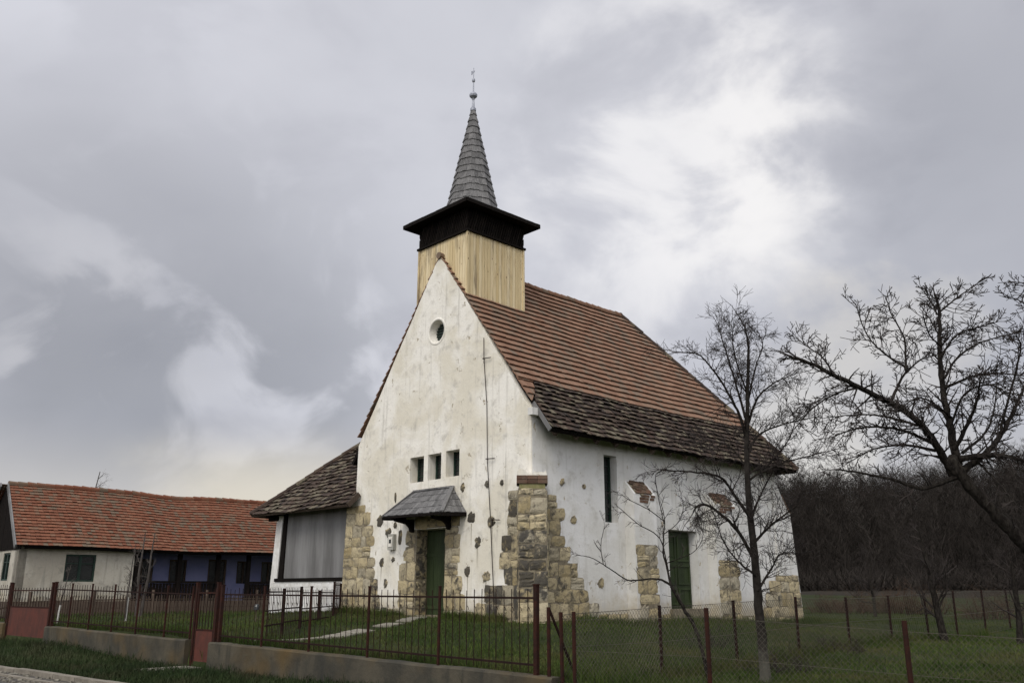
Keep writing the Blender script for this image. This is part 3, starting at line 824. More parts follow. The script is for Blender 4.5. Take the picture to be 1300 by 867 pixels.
rowstrip(m, (eL, eR), (rL, rR), 4, .022, .13, .008)
rowstrip(m, (eR, wR), (rR, rR), 4, .022, .13, .008)
rowstrip(m, (wL, eL), (rL, rL), 4, .022, .13, .008)
cp = m.build('porch_roof', 'shingle', CH)
m = MB()
for k in range(3): m.beam(Vector(rL).lerp(Vector(rR), k / 3) + Vector((0, 0, .04)), Vector(rL).lerp(Vector(rR), (k + 1) / 3) + Vector((0, 0, .04)), .12, .05)
m.beam(Vector(eR) + Vector((0, 0, .03)), Vector(rR) + Vector((0, 0, .05)), .12, .05); m.beam(Vector(eL) + Vector((0, 0, .03)), Vector(rL) + Vector((0, 0, .05)), .12, .05)
m.build('ridge_board', 'shingle', cp)
m = MB()
m.add([eL, eR, wR, wL], [(0, 1, 2, 3)]); m.beam(Vector(eL) - Vector((0, 0, .03)), Vector(eR) - Vector((0, 0, .03)), .05, .06); m.beam(Vector(eR) - Vector((0, 0, .05)), Vector(wR) - Vector((0, 0, .05)), .06, .10); m.beam(Vector(eL) - Vector((0, 0, .05)), Vector(wL) - Vector((0, 0, .05)), .06, .10)
m.build('canopy_frame', 'dark_wood', cp)
for u in (5.1, 3.35):
    m = MB()
    m.prism([(.0, 3.36), (-.10, 3.38), (-.14, 3.50), (-.26, 3.60), (-.70, 3.67), (-.70, 3.74), (0, 3.74)], lambda d, v, a, u=u: (-u - .06 + a, d, v), 0, .12)
    m.build('bracket', 'dark_wood', cp)

# --- main roof
RZ, EVZ, EVA, RA = 12.0, 5.86, -.62, 4.12          # ridge height, eave height, eave overhang (a), ridge (a)
run = RA - EVA; rise = RZ - EVZ; SL = math.hypot(run, rise)
RB1, RBE = 9.05, 13.05                            # end of the ridge, end of the eave
ca, sa = run / SL, rise / SL
def sag(u): return -.07 * math.sin(math.pi * min(max(u / 13, 0), 1)) + .008 * math.sin(u * 2.3) + .004 * math.sin(u * 5.1 + 1)
def RP(u, v, h):       # right slope, u to the rear
    a = EVA + v * ca; return (-(a) + h * sa, u, EVZ + v * sa + h * ca + sag(u))
def LP(u, v, h):
    a = 2 * RA - EVA - v * ca; return (-(a) - h * sa, u, EVZ + v * sa + h * ca + sag(u))
hip = lambda v: RBE - (RBE - RB1) * v / SL
vb = 1.22 / ca                                      # where the old tiles stop
vwall = (.0 - EVA) / ca
lo = lambda v: (-.05 if v > vwall - .05 else .13)
lo_old = lambda v: (.13 if v < vwall else .13 + .55 * (v - vwall))
mb = MB(); tile_field(mb, RP, SL, lambda v: -.012, hip, w=.21, ex=.27, th=.036, jit=.0045, lift=.078, v0=vb - .05)
# the last red tiles run down the gable edge beside the old ones
tile_field(mb, RP, vb + .02, lambda v: -.012, lambda v: max(-.012, min(lo_old(v), .6)) if v > vwall - .02 else -.012, w=.21, ex=.295, th=.03, jit=.006, lift=.05, v0=vwall - .02)
tile_field(mb, LP, SL, lambda v: -.012, hip, w=.21, ex=.27, th=.036, jit=.0045, lift=.078, v0=vwall - .05)
new = mb.build('roof', 'tile_new', CH)
mb = MB(); tile_field(mb, RP, vb + .05, lambda v: lo_old(v), hip, w=.19, ex=.20, th=.026, jit=.016, lift=.06, stagger=True)
mb.build('roof_old_tiles', 'tile_old', CH)['label'] = 'dark lichen-covered old tiles along the eave'
# rear hip
hr = RBE - RB1; HS = math.hypot(hr, rise); hc, hs = hr / HS, rise / HS
def HP(u, v, h):
    return (-(u), RBE - v * hc + h * hs, EVZ + v * hs + h * hc + sag(13))
mb = MB(); tile_field(mb, HP, HS, lambda v: EVA + (RA - EVA) * v / HS, lambda v: 2 * RA - EVA - (RA - EVA) * v / HS, w=.2, ex=.28, th=.028, jit=.01)
mb.build('roof_hip', 'tile_old', CH)
# ridge and hip tiles
def capline(mb, p, q, n, r=.11):
    p, q = Vector(p), Vector(q)
    for k in range(n):
        a = p.lerp(q, k / n); b = p.lerp(q, (k + 1.18) / n); j = Vector((0, 0, random.uniform(-.012, .012)))
        mb.tube([a + j, b + j], [r, r * .82], 8)
mb = MB()
for u in np.arange(2.6, RB1, .34):
    mb.tube([(-RA, u, RZ + sag(u) + .02 + random.uniform(-.01, .01)), (-RA, u + .38, RZ + sag(u + .38) + .015)], [.115, .095], 8)
mb.tube([(-RA, -.06, RZ + .04), (-RA, .2, RZ + .04)], [.115, .1], 8)
mb.build('ridge_tile', 'tile_new', CH)
mb = MB(); capline(mb, (-EVA, RBE, EVZ + .06), (-RA, RB1, RZ + .0), 23, .105); capline(mb, (-(2 * RA - EVA), RBE, EVZ + .06), (-RA, RB1, RZ), 23, .105)
mb.build('hip_tile', 'tile_old', CH)
# boarding under the tiles, eave boards
mb = MB()
for PP in (RP, LP):
    q = [(.16, 0), (RBE - .03, 0), (hip(SL) - .0, SL), (.16, SL)]
    mb.hexa([PP(u, v, -.14) for u, v in q] + [PP(u, v, -.03) for u, v in q])
q = [(EVA, 0), (2 * RA - EVA, 0), (RA + .02, HS), (RA - .02, HS)]
mb.hexa([HP(u, v, -.14) for u, v in q] + [HP(u, v, -.03) for u, v in q])
mb.build('roof_boarding', 'dark_wood', CH)
mb = MB()
for u in np.arange(.5, 12.9, .85):
    mb.beam(RP(u, .02, -.20), RP(u, 1.15, -.20), .1, .13, up=(0, 0, 1))
mb.build('rafter', 'brown_wood', CH)
mb = MB(); mb.beam(RP(.11, -.03, -.05), RP(.11, vwall + .0, -.05), .035, .12); mb.build('barge_board', 'grey_board', CH)
mb = MB(); mb.box(-.02, .16, -.12, .22, 6.26, 6.46); mb.build('eave_corbel', 'plaster_white', CH)
# verge mortar of the gable
mb = MB()
for s, x0 in ((1, 0), (-1, 8.24)):
    pass

# --- belfry
TS = 1.22; TB = .12 + TS; TA = RA
def tower_face(mb, fn, half, z0, z1, n, jit=.004):
    for i in range(n):
        a = -half + 2 * half * i / n; b = -half + 2 * half * (i + 1) / n
        mb.prism(rect(a + .006, b - .006, z0, z1), fn, random.uniform(-jit, jit), .04)
def faces(half):
    c = (-TA, TB)
    return [lambda u, v, d: (c[0] + u, c[1] - half + d, v), lambda u, v, d: (c[0] + half - d, c[1] + u, v),
            lambda u, v, d: (c[0] - u, c[1] + half - d, v), lambda u, v, d: (c[0] - half + d, c[1] - u, v)]
mb = MB()
for fn in faces(TS): tower_face(mb, fn, TS, 10.05, 12.62, 20)
mb.build('belfry_boarding', 'pine', CH)
mb = MB()
for dx, dy in ((-1, -1), (1, -1), (1, 1), (-1, 1)): mb.box(-TA + dx * TS - .035, -TA + dx * TS + .035, TB + dy * TS - .035, TB + dy * TS + .035, 10.05, 12.6)
mb.build('corner_batten', 'pine', CH)
mb = MB(); mb.box(-TA - TS + .04, -TA + TS - .04, TB - TS + .04, TB + TS - .04, 10.1, 13.5)
for dz, e in ((12.56, .07),): mb.box(-TA - TS - e, -TA + TS + e, TB - TS - e, TB + TS + e, 12.57, 12.64)
bf = mb.build('belfry_louvre', 'dark_wood', CH)
mb = MB()
for fn in faces(TS):        # slanting slats
    nsl = 26
    for i in range(nsl):
        a = -TS + 2 * TS * i / nsl
        p = [(a, 12.64), (a + .06, 12.64), (min(a + .06 + .24, TS), 13.44), (min(a + .24, TS), 13.44)]
        if p[2][0] - p[3][0] < .01: p = [(a, 12.64), (a + .06, 12.64), (TS, 12.64 + (TS - a - .06) / .24 * .8), (TS, 12.64 + min(1, (TS - a) / .24) * .8)]
        mb.prism(p, fn, -.035, .02)
mb.build('slat', 'black_slat', bf)
# belfry skirt roof
EO = TS + .40; EZ = 13.44; IO = .74; IZ = 13.68
mb = MB()
cor = lambda h, z: [Vector((-TA + dx * h, TB + dy * h, z)) for dx, dy in ((-1, -1), (1, -1), (1, 1), (-1, 1))]
lo_, hi_ = cor(EO, EZ), cor(.3, IZ + .25)
for i in range(4): rowstrip(mb, (lo_[i], lo_[(i + 1) % 4]), (hi_[i], hi_[(i + 1) % 4]), 6, .03, .15, .008)
sk = mb.build('belfry_roof', 'shingle', CH)
mb = MB()
for i in range(4):
    mb.beam(lo_[i] - Vector((0, 0, .03)), lo_[(i + 1) % 4] - Vector((0, 0, .03)), .05, .12)
mb.add([p - Vector((0, 0, .05)) for p in lo_], [(0, 1, 2, 3)])
mb.build('eave_board', 'dark_wood', sk)
# spire of shingle courses
mb = MB(); zb, zt = 13.66, 17.86; rows = 16
rad = lambda z: .055 + .90 * (1 - (z - zb) / (zt - zb)) ** 1.02
for r in range(rows):
    z0 = zb + (zt - zb) * r / rows; z1 = zb + (zt - zb) * min(r + 1.1, rows) / rows
    r0, r1 = rad(z0) + .028, rad(z1)
    n = 8; per = max(1, int(6 - r * .35))
    for k in range(n):
        a0, a1 = 2 * math.pi * (k - .5) / n + .39, 2 * math.pi * (k + .5) / n + .39
        c0, c1 = Vector((math.cos(a0), math.sin(a0), 0)), Vector((math.cos(a1), math.sin(a1), 0))
        for s in range(per):
            p, q = c0.lerp(c1, s / per), c0.lerp(c1, (s + 1) / per); O = Vector((-TA, TB, 0)); e = random.uniform(-.02, .02)
            Z = Vector((0, 0, 1)); jj = random.uniform(0, .008)
            mb.hexa([O + p * (r0 - .04) + Z * (z0 + e), O + q * (r0 - .04) + Z * (z0 + e), O + q * (r1 - .03) + Z * z1, O + p * (r1 - .03) + Z * z1,
                     O + p * (r0 + jj) + Z * (z0 + e), O + q * (r0 + jj) + Z * (z0 + e), O + q * r1 + Z * z1, O + p * r1 + Z * z1])
sp = mb.build('spire', 'shingle', CH)
mb = MB()
mb.lathe([(.10, 17.78), (.105, 17.86), (.05, 17.95), (.035, 18.2), (.06, 18.27), (.13, 18.34), (.145, 18.40), (.12, 18.46), (.04, 18.52), (.022, 18.56), (.02, 18.9), (.05, 18.94), (.06, 18.99), (.045, 19.04), (.014, 19.08), (.012, 19.48)], (-TA, TB), 14)
mb.box(-TA - .09, -TA + .05, TB - .006, TB + .006, 19.30, 19.36); mb.box(-TA - .12, -TA - .07, TB - .006, TB + .006, 19.26, 19.40)
mb.build('finial', 'zinc', sp, smooth=False)

# --- north wing: low walls, hipped roof of old tiles, boarded front
WF = .12                                # front plane b
def WG(u, v, d): return (-u, WF + d, v)
mb = MB()
mb.prism([(8.3, .3), (13.72, .3), (13.72, 1.98), (8.3, 1.98)], WG, .0, .35)
mb.prism([(13.28, 1.98), (13.72, 1.98), (13.52, 4.35), (13.12, 4.35)], WG, .002, .35)
mb.box(-13.6, -13.2, WF + .36, 5.5, .3, 4.3); mb.box(-13.6, -8.3, 5.2, 5.5, .3, 4.3)
wg = mb.build('wing_wall', 'whitewash', CH)
m = MB()
for r in range(7):
    z0 = .72 + r * .18; k = 0; u = 8.45 + (r % 2) * .22
    while u < 13.5:
        w = random.uniform(.34, .46); m.prism(rect(u, min(u + w, 13.6), z0, z0 + .165), WG, -.014 + random.uniform(-.006, .004), .02); u += w + .018
m.build('brickwork', 'whitewash', wg)
m = MB()
nb = 9
for i in range(nb):
    a = 8.35 + 4.6 * i / nb; m.prism(rect(a + .003, a + 4.6 / nb - .003, 2.10, 4.5), WG, .10 + random.uniform(-.002, .002), .13)
m.build('wing_boarding', 'grey_board', CH)
m = MB()
m.prism([(12.95, 2.1), (13.27, 2.1), (13.11, 4.4), (12.90, 4.4)], WG, .04, .2)
m.prism(rect(8.3, 13.35, 1.985, 2.10), WG, -.06, .2)
m.build('timber_frame', 'dark_wood', CH)
WE, WZ = -.50, 4.38; WU0, WU1 = 7.95, 14.42; WRr = 2.85; WRZ = 7.05
ws = WRZ - WZ; WSL = math.hypot(WRr, ws); wc, wsn = WRr / WSL, ws / WSL
def wsag(u): return -.06 * math.sin(math.pi * min(max((u - 8) / 6.4, 0), 1)) + .02 * math.sin(u * 3.1)
def WP(u, v, h):
    b = WE + v * wc; return (-u, b - h * wsn, WZ + v * wsn + h * wc + wsag(u))
mb = MB(); tile_field(mb, WP, WSL, lambda v: (7.95 if v * wc < .46 else 8.27), lambda v: WU1 - WRr * v / WSL, w=.19, ex=.23, th=.028, jit=.016, lift=.06, stagger=True)
def WHP(u, v, h):
    a = WU1 - v * wc; return (-(a) - h * wsn, u, WZ + v * wsn + h * wc)
tile_field(mb, WHP, WSL, lambda v: WE + WRr * v / WSL, lambda v: WE + 2 * WRr - WRr * v / WSL, w=.19, ex=.23, th=.028, jit=.014, lift=.06, stagger=True)
def WBP(u, v, h):
    b = WE + 2 * WRr - v * wc; return (-u, b + h * wsn, WZ + v * wsn + h * wc)
tile_field(mb, WBP, WSL, lambda v: 8.3, lambda v: WU1 - WRr * v / WSL, w=.25, ex=.3, th=.028, jit=.014, lift=.06, stagger=True)
wr = mb.build('wing_roof', 'tile_old', CH)
mb = MB(); capline(mb, (-WU1, WE, WZ + .05), (-(WU1 - WRr), WE + WRr, WRZ + .02), 12, .10)
capline(mb, (-(WU1 - WRr), WE + WRr, WRZ + .02), (-8.0, WE + WRr, WRZ + .02), 10, .10)
mb.build('hip_tile', 'tile_old', wr)
mb = MB()
q = [(7.97, 0), (WU1 - .03, 0), (WU1 - WRr, WSL), (7.97, WSL)]
q = [(8.27, .53), (WU1 - .03 - .53 * wc, .53), (WU1 - WRr, WSL), (8.27, WSL)]
mb.hexa([WP(u, v, -.10) for u, v in q] + [WP(u, v, -.02) for u, v in q])
q = [(7.97, 0), (WU1 - .03, 0), (WU1 - .03 - .53 * wc, .53), (7.97, .53)]
mb.hexa([WP(u, v, -.10) for u, v in q] + [WP(u, v, -.02) for u, v in q])
q = [(WE + .03, 0), (WE + 2 * WRr - .03, 0), (WE + WRr + .02, WSL), (WE + WRr - .02, WSL)]
mb.hexa([WHP(u, v, -.10) for u, v in q] + [WHP(u, v, -.02) for u, v in q])
q = [(8.3, 0), (WU1 - .03, 0), (WU1 - WRr, WSL), (8.3, WSL)]
mb.hexa([WBP(u, v, -.10) for u, v in q] + [WBP(u, v, -.02) for u, v in q])
mb.build('roof_boarding', 'brown_wood', wr)
mb = MB(); mb.beam(WP(7.95, -.02, -.03), WP(7.95, .56, -.03), .05, .16); mb.build('barge_board', 'brown_wood', wr)
mb = MB(); mb.beam((-13.55, -.3, 4.33), (-13.55, .4, 4.33), .16, .18); mb.beam((-14.0, .1, 4.25), (-13.4, .1, 4.25), .14, .16); mb.build('eave_beam', 'dark_wood', wr)

# ------------------------------------------------------------------ farmhouse
FH = empty('farmhouse', (-15.5, 38.0, 0), R(-46.2))
tag(FH, 'long low farmhouse with orange tiled roof, cream end and blue veranda', 'house')
B0, B1, DP = -4.5, 8.5, 5.6
mb = MB()
fw_ = rect(-2.78, -1.62, 2.02, 3.06)
panel(mb, [(B0, .4), (-.1, .4), (-.1, 3.5), (B0, 3.5)], [fw_], S_, .4, [(.16, fw_)])
G_ = lambda u, v, d: (-u, B0 + d, v)
gw = rect(1.0, 1.9, 2.05, 3.1)
panel(mb, [(0, .4), (DP, .4), (DP, 3.45), (0, 3.45)], [gw], G_, .3, [(.14, gw)])
mb.box(-DP, -DP + .3, B0 + .35, B1, .4, 3.5); mb.box(-DP + .3, 0, B1 - .3, B1, .4, 3.5)
mb.box(-.6, -.02, -.3, -.1, .4, 3.45)
mb.build('wall', 'plaster_farm', FH)
for P, (u0, u1, v0, v1), dd in ((S_, (-2.78, -1.62, 2.02, 3.06), .10), (G_, (1.0, 1.9, 2.05, 3.1), .08)):
    m = MB(); m.prism(rect(u0, u1, v0, v1), P, dd, dd + .04); wn = m.build('window', 'window_dark', FH)
    m = MB(); um = (u0 + u1) / 2
    for a, b in ((u0, u0 + .07), (um - .05, um + .05), (u1 - .07, u1)): m.prism(rect(a, b, v0, v1), P, dd - .05, dd - .001)
    for a, b in ((u0 + .07, um - .05), (um + .05, u1 - .07)):
        for c, d in ((v0, v0 + .07), ((v0 + v1) / 2 + .15, (v0 + v1) / 2 + .19), (v1 - .07, v1)): m.prism(rect(a, b, c, d), P, dd - .045, dd - .001)
    m.build('frame', 'shutter_green', wn)
m = MB(); m.prism(rect(B0 - .03, B1, .3, 1.28), S_, -.05, .0); m.prism(rect(0, DP, .3, 1.28), G_, -.03, .0); m.build('plinth', 'brown_wood', FH)
# veranda: blue back wall, openings, posts, railing
V_ = lambda u, v, d: S_(u, v, d + 1.5)
vh = [rect(.35, 1.35, 2.05, 3.0), rect(2.05, 2.85, 2.05, 3.0), rect(3.85, 4.75, 1.15, 3.05), rect(5.25, 5.95, 2.0, 3.0), rect(6.5, 7.3, 2.0, 3.0)]
mb = MB(); panel(mb, [(-.1, .4), (B1 - .3, .4), (B1 - .3, 3.6), (-.1, 3.6)], vh, V_, .3, [(.14, h) for h in vh]); mb.build('veranda_wall', 'plaster_blue', FH)
for i, h in enumerate(vh):
    u0, u1, v0, v1 = h[0][0], h[1][0], h[0][1], h[2][1]
    m = MB(); m.prism(h, V_, .10, .14)
    wn = m.build('door' if i == 2 else 'window', 'window_dark', FH)
    m = MB(); um = (u0 + u1) / 2
    for a, b in ((u0, u0 + .08), (um - .04, um + .04), (u1 - .08, u1)): m.prism(rect(a, b, v0, v1), V_, .05, .099)
    m.prism(rect(u0 + .08, um - .04, v1 - .08, v1), V_, .05, .099); m.prism(rect(um + .04, u1 - .08, v1 - .08, v1), V_, .05, .099)
    m.build('frame', 'brown_wood', wn)
mb = MB(); mb.box(-1.5, .0, -.1, B1 - .3, .3, 1.05); mb.build('veranda_floor', 'mortar', FH)
for u in (.05, 1.9, 3.65, 5.1, 6.7, 8.1):
    m = MB(); m.box(-.22, -.06, u - .08, u + .08, 1.05, 3.45); m.build('veranda_post', 'dark_wood', FH)
for u0, u1 in ((.13, 3.57), (5.18, 8.02)):
    mb = MB()
    mb.box(-.19, -.09, u0, u1, 1.98, 2.08)
    for k in np.arange(u0, u1 - .1, .14): mb.box(-.16, -.12, k, k + .115, 1.08, 1.975)
    mb.build('veranda_rail', 'dark_wood', FH)
mb = MB(); mb.box(-.25, .0, -.2, B1, 3.42, 3.56); mb.box(-1.5, -.3, -.1, B1 - .3, 3.58, 3.64); mb.build('eave_beam', 'dark_wood', FH)
# roof
fe, fez, fra, frz = -.35, 3.32, DP / 2, 5.88
frun = fra - fe; frise = frz - fez; FSL = math.hypot(frun, frise); fca, fsa = frun / FSL, frise / FSL
def fsag(u, v): 
    return (-.10 * math.exp(-((u - 2.3) / 1.6) ** 2) - .05 * sstep(-2, 6, u)) * (v / FSL) + .006 * math.sin(u * 1.9) + (-.06 * math.exp(-((u - 2.0) / 2.5) ** 2)) * (1 - v / FSL)
def FP(u, v, h):
    a = fe + v * fca; return (-a + h * fsa, u, fez + v * fsa + h * fca + fsag(u, v))
def FQ(u, v, h):
    a = 2 * fra - fe - v * fca; return (-a - h * fsa, u, fez + v * fsa + h * fca + fsag(u, v))
f0, f1 = -4.72, B1 + .3
mb = MB(); tile_field(mb, FP, FSL, lambda v: f0 + .26 * v / FSL, lambda v: f1, w=.18, ex=.20, th=.024, jit=.007, lift=.05, stagger=False)
tile_field(mb, FQ, FSL, lambda v: f0, lambda v: f1, w=.38, ex=.45, th=.026, jit=.008, lift=.055)
fr_ = mb.build('roof', 'tile_farm', FH)
mb = MB()
for u in np.arange(f0 + .24, f1 - .3, .36): mb.tube([(-fra, u, frz + fsag(u, FSL) + .03 + random.uniform(-.015, .015)), (-fra, u + .4, frz + fsag(u + .4, FSL) + .02)], [.13, .11], 8)
mb.build('ridge_tile', 'tile_farm', fr_)
mb = MB()
for PP in (FP, FQ):
    for u in np.arange(f0 + .33, f1 - .05, 1.0):
        q = [(u, 0), (min(u + 1, f1 - .05), 0), (min(u + 1, f1 - .05), FSL), (u, FSL)]
        mb.hexa([PP(a, v, -.12) for a, v in q] + [PP(a, v, -.02) for a, v in q])
mb.build('roof_boarding', 'dark_wood', fr_)
mb = MB(); mb.beam(FP(f0 - .03, -.03, -.03), FP(f0 + .23, FSL, -.03), .05, .2); mb.beam(FQ(f0 - .03, -.03, -.03), FQ(f0 - .03, FSL, -.03), .05, .2); mb.build('barge_board', 'grey_board', fr_)
mb = MB()
n = 22
for i in range(n):
    a0 = fe + .1 + (2 * frun - .2) * i / n; a1 = fe + .1 + (2 * frun - .2) * (i + 1) / n
    hz = lambda a: fez + (min(a - fe, 2 * fra - fe - a)) / frun * frise - .16
    mb.prism([(a0 + .004, 3.2), (a1 - .004, 3.2), (a1 - .004, max(3.22, hz(a1))), (a0 + .004, max(3.22, hz(a0)))], lambda u, v, d: (-u, B0 - .04 + d, v), random.uniform(-.006, .006), .035)
mb.build('gable_boarding', 'dark_wood', FH)

# ------------------------------------------------------------------ street wall, iron fence, gates
def wall_piece(t0, t1, ztop0, ztop1, label, n0=10.78, n1=11.02):
    m = MB(); k = max(1, int((t1 - t0) / .5))
    vs = []; 
    for i in range(k + 1):
        t = t0 + (t1 - t0) * i / k; zt = ztop0 + (ztop1 - ztop0) * i / k + random.uniform(-.010, .010)
        for n_, z in ((n0, -.5), (n0 + random.uniform(-.01, .01), zt - .03), (n0 + .03, zt), (n1 - .02, zt), (n1, zt - .03), (n1, -.5)):
            X, Y = xy(t, n_); vs.append((X, Y, z))
    fs = []
    for i in range(k):
        for j in range(5): fs.append((i * 6 + j, i * 6 + j + 1, (i + 1) * 6 + j + 1, (i + 1) * 6 + j))
    fs += [tuple(range(6)), tuple(k * 6 + j for j in range(5, -1, -1))]
    m.add(vs, fs, .5); o = m.build('retaining_wall', 'concrete')
    tag(o, label, 'wall'); return o
ztop = lambda t: interp([(-45, .80), (-27.7, .70), (-18.6, .58), (-9.4, .43), (-9, .42)], t)
wall_piece(-45, -31.1, ztop(-45), ztop(-31), 'low concrete wall left of the wide red gate')
wall_piece(-27.9, -19.86, ztop(-27.9), ztop(-19.9), 'stained concrete retaining wall between the two red gates')
wall_piece(-18.85, WALL_END, ztop(-18.8), ztop(-9.05), 'long stained concrete retaining wall below the church fence, right of the narrow gate')
def fpt(t, z, n=10.9): X, Y = xy(t, n); return Vector((X, Y, z))
def bar_post(m, t, z0, z1, w, n=10.9, lean=0.0):
    m.beam(fpt(t, z0, n), fpt(t + lean, z1, n), w, w, up=(EX, EY, 0))
    m.beam(fpt(t + lean, z1, n), fpt(t + lean, z1 + .02, n), w * 1.25, w * 1.25, up=(EX, EY, 0))
def iron_fence(label, posts, topz, big=(), spacing=.165, pick=.10):
    X, Y = xy(posts[0], 10.9); root = empty('iron_fence', (0, 0, 0)); tag(root, label, 'fence', 'iron fences along the street wall')
    for t in posts:
        m = MB(); bg_ = t in big
        bar_post(m, t, ztop(t) - .12, topz(t) + (.06 if bg_ else .03), .068 if bg_ else .036, lean=random.uniform(-.012, .012)); m.build('post', 'rust_red', root)
    for t0, t1 in zip(posts, posts[1:]):
        for dz in (0, 1):
            f = (lambda t: topz(t) - .13) if dz else (lambda t: ztop(t) + .14)
            m = MB(); m.beam(fpt(t0, f(t0)), fpt(t1, f(t1)), .018, .032); m.build('rail', 'picket_iron', root)
        n = max(2, round((t1 - t0) / spacing)); m = MB()
        for i in range(1, n):
            t = t0 + (t1 - t0) * i / n + random.uniform(-.008, .008)
            m.tube([fpt(t, ztop(t) + .04), fpt(t + random.uniform(-.012, .012), topz(t) + random.uniform(-.03, .02))], .0085, 4)
            if pick: m.tube([fpt(t, topz(t) - .26), fpt(t + .03, topz(t) - .29), fpt(t + .045, topz(t) - .33)], .006, 3)
        m.build('picket_panel', 'picket_iron', root)
    return root
topA = lambda t: interp([(-45, 1.86), (-27.7, 1.84), (-20, 1.72), (-9, 1.68)], t)
iron_fence('rust red iron fence left of the wide gate', [-38.5, -36.6, -34.7, -32.9, -31.2], topA, big=(-31.2,))
iron_fence('rust red iron fence between the wide and the narrow gate', [-27.73, -26.6, -25.31, -23.93, -22.58, -21.12, -19.9], topA, big=(-27.73,))
iron_fence('rust red iron fence before the church, right of the narrow gate', [-18.62, -16.96, -15.3, -13.5, -11.62, -9.44], topA, big=(-18.62, -9.44))
def gate(name, label, t0, t1, zb, zs, zt, nb, n=10.9, pt=None):
    root = empty(name, fpt((t0 + t1) / 2, zb, n)); root.rotation_euler = (0, 0, math.atan2(EY, EX)); tag(root, label, 'gate')
    L = t1 - t0
    m = MB(); m.box(-L / 2 + .03, L / 2 - .03, -.012, .0, .03, zs - zb); m.build('sheet_panel', 'sheet_red', root)
    m = MB()
    for x in (-L / 2 + .02, L / 2 - .02): m.box(x - .02, x + .02, -.02, .02, 0, zt - zb)
    for z in (0, zs - zb, zt - zb - .12): m.box(-L / 2 + .04, L / 2 - .04, -.0195, .0195, z, z + .035)
    m.build('frame', 'rust_red', root)
    m = MB()
    for i in range(1, nb):
        x = -L / 2 + L * i / nb; m.tube([(x, .0, zs - zb), (x, 0, zt - zb - .02)], .009, 4)
    m.build('picket_panel', 'picket_iron', root)
    for x in (-L / 2 - .055, L / 2 + .055):
        m = MB(); m.box(x - .036, x + .036, -.036, .036, -.4, zt - zb + .10); m.box(x - .042, x + .042, -.042, .042, zt - zb + .10, zt - zb + .13); m.build('post', 'rust_red', root)
    return root
gate('metal_gate', 'wide red metal gate with sheet lower half and a row of bars', -31.02, -27.98, .22, 1.18, 1.78, 14)
gate('metal_gate', 'narrow red metal gate with sheet lower half before the path to the church', -19.66, -18.86, -.02, .80, 1.72, 6)
# bridge slab across the ditch to the narrow gate
m = MB(); a = [xy(t, n) for t, n in ((-19.6, 9.5), (-18.9, 9.5), (-18.9, 10.7), (-19.6, 10.7))]
m.hexa([(x, y, -.15) for x, y in a] + [(x, y, .06) for x, y in a]); tag(m.build('stepping_slab', 'path_stone'), 'pale concrete slab lying in the verge before the narrow gate', 'slab')

# inner fence from the street fence back to the church corner
root = empty('yard_fence', (0, 0, 0)); tag(root, 'dark iron fence running back from the street fence to the church corner', 'fence')
ips = [(-5.21, 19.75), (-5.25, 21.4), (-5.28, 23.3), (-5.32, 25.7), (-5.40, 28.2), (-5.5, 29.8)]
itz = [1.70, 1.72, 1.77, 1.68, 1.94, 1.9]
for (x, y), z in list(zip(ips, itz))[1:]:
    m = MB(); m.beam((x, y, ground_z(x, y) - .2), (x, y, z), .06, .06, up=(1, 0, 0)); m.build('post', 'picket_iron', root)
for (p, z0), (q, z1) in zip(zip(ips, itz), list(zip(ips, itz))[1:]):
    m = MB(); zz = min(z0, z1)
    for dz in (-.06, -.45, -.75): m.beam((*p, zz + dz), (*q, zz + dz), .02, .03)
    n = 11
    for i in range(1, n):
        x = p[0] + (q[0] - p[0]) * i / n; y = p[1] + (q[1] - p[1]) * i / n
        m.tube([(x, y, ground_z(x, y) - .03), (x, y, zz + .02)], .008, 4)
    m.build('picket_panel', 'picket_iron', root)

# wooden paling along the farmhouse yard
def farm_w(u, out): 
    p = Vector((-15.5, 38.0)) + Vector((.722, .692)) * u + Vector((.692, -.722)) * out; return p.x, p.y
root = empty('paling_fence', (0, 0, 0)); tag(root, 'low weathered fence of thin wooden pales before the farmhouse', 'fence')
for k in range(8):
    m = MB(); u0 = -9 + k * 2.2
    for i in range(22):
        u = u0 + i * .1; x, y = farm_w(u, 2.6); z = ground_z(x, y); h = z + .70 + random.uniform(-.04, .04)
        m.beam((x, y, z - .05), (x, y, h), .030, .015, up=(.692, -.722, 0))
    a, b = farm_w(u0, 2.57), farm_w(u0 + 2.2, 2.57)
    for dz in (.25, .55): m.beam((*a, ground_z(*a) + dz), (*b, ground_z(*b) + dz), .03, .05)
    m.build('paling_panel', 'brown_wood', root)
    m = MB(); x, y = farm_w(u0 - .03, 2.56); m.beam((x, y, ground_z(x, y) - .2), (x, y, ground_z(x, y) + .9), .09, .09); m.build('post', 'brown_wood', root)
# dark pot on a stake in the yard
px_, py_ = at(326, 770, 27.0).x, 27.0; z0 = ground_z(px_, py_)
root = empty('garden_stake', (px_, py_, z0)); tag(root, 'thin garden stake with a dark pot upturned on top, left of the church wing', 'stake')
m = MB(); m.tube([(0, 0, -.2), (0, 0, .42)], .014, 5); m.build('stake', 'brown_wood', root)
m = MB(); m.lathe([(.09, .34), (.085, .42), (.06, .49), (.02, .50)], (0, 0), 12); m.build('pot', 'window_dark', root)

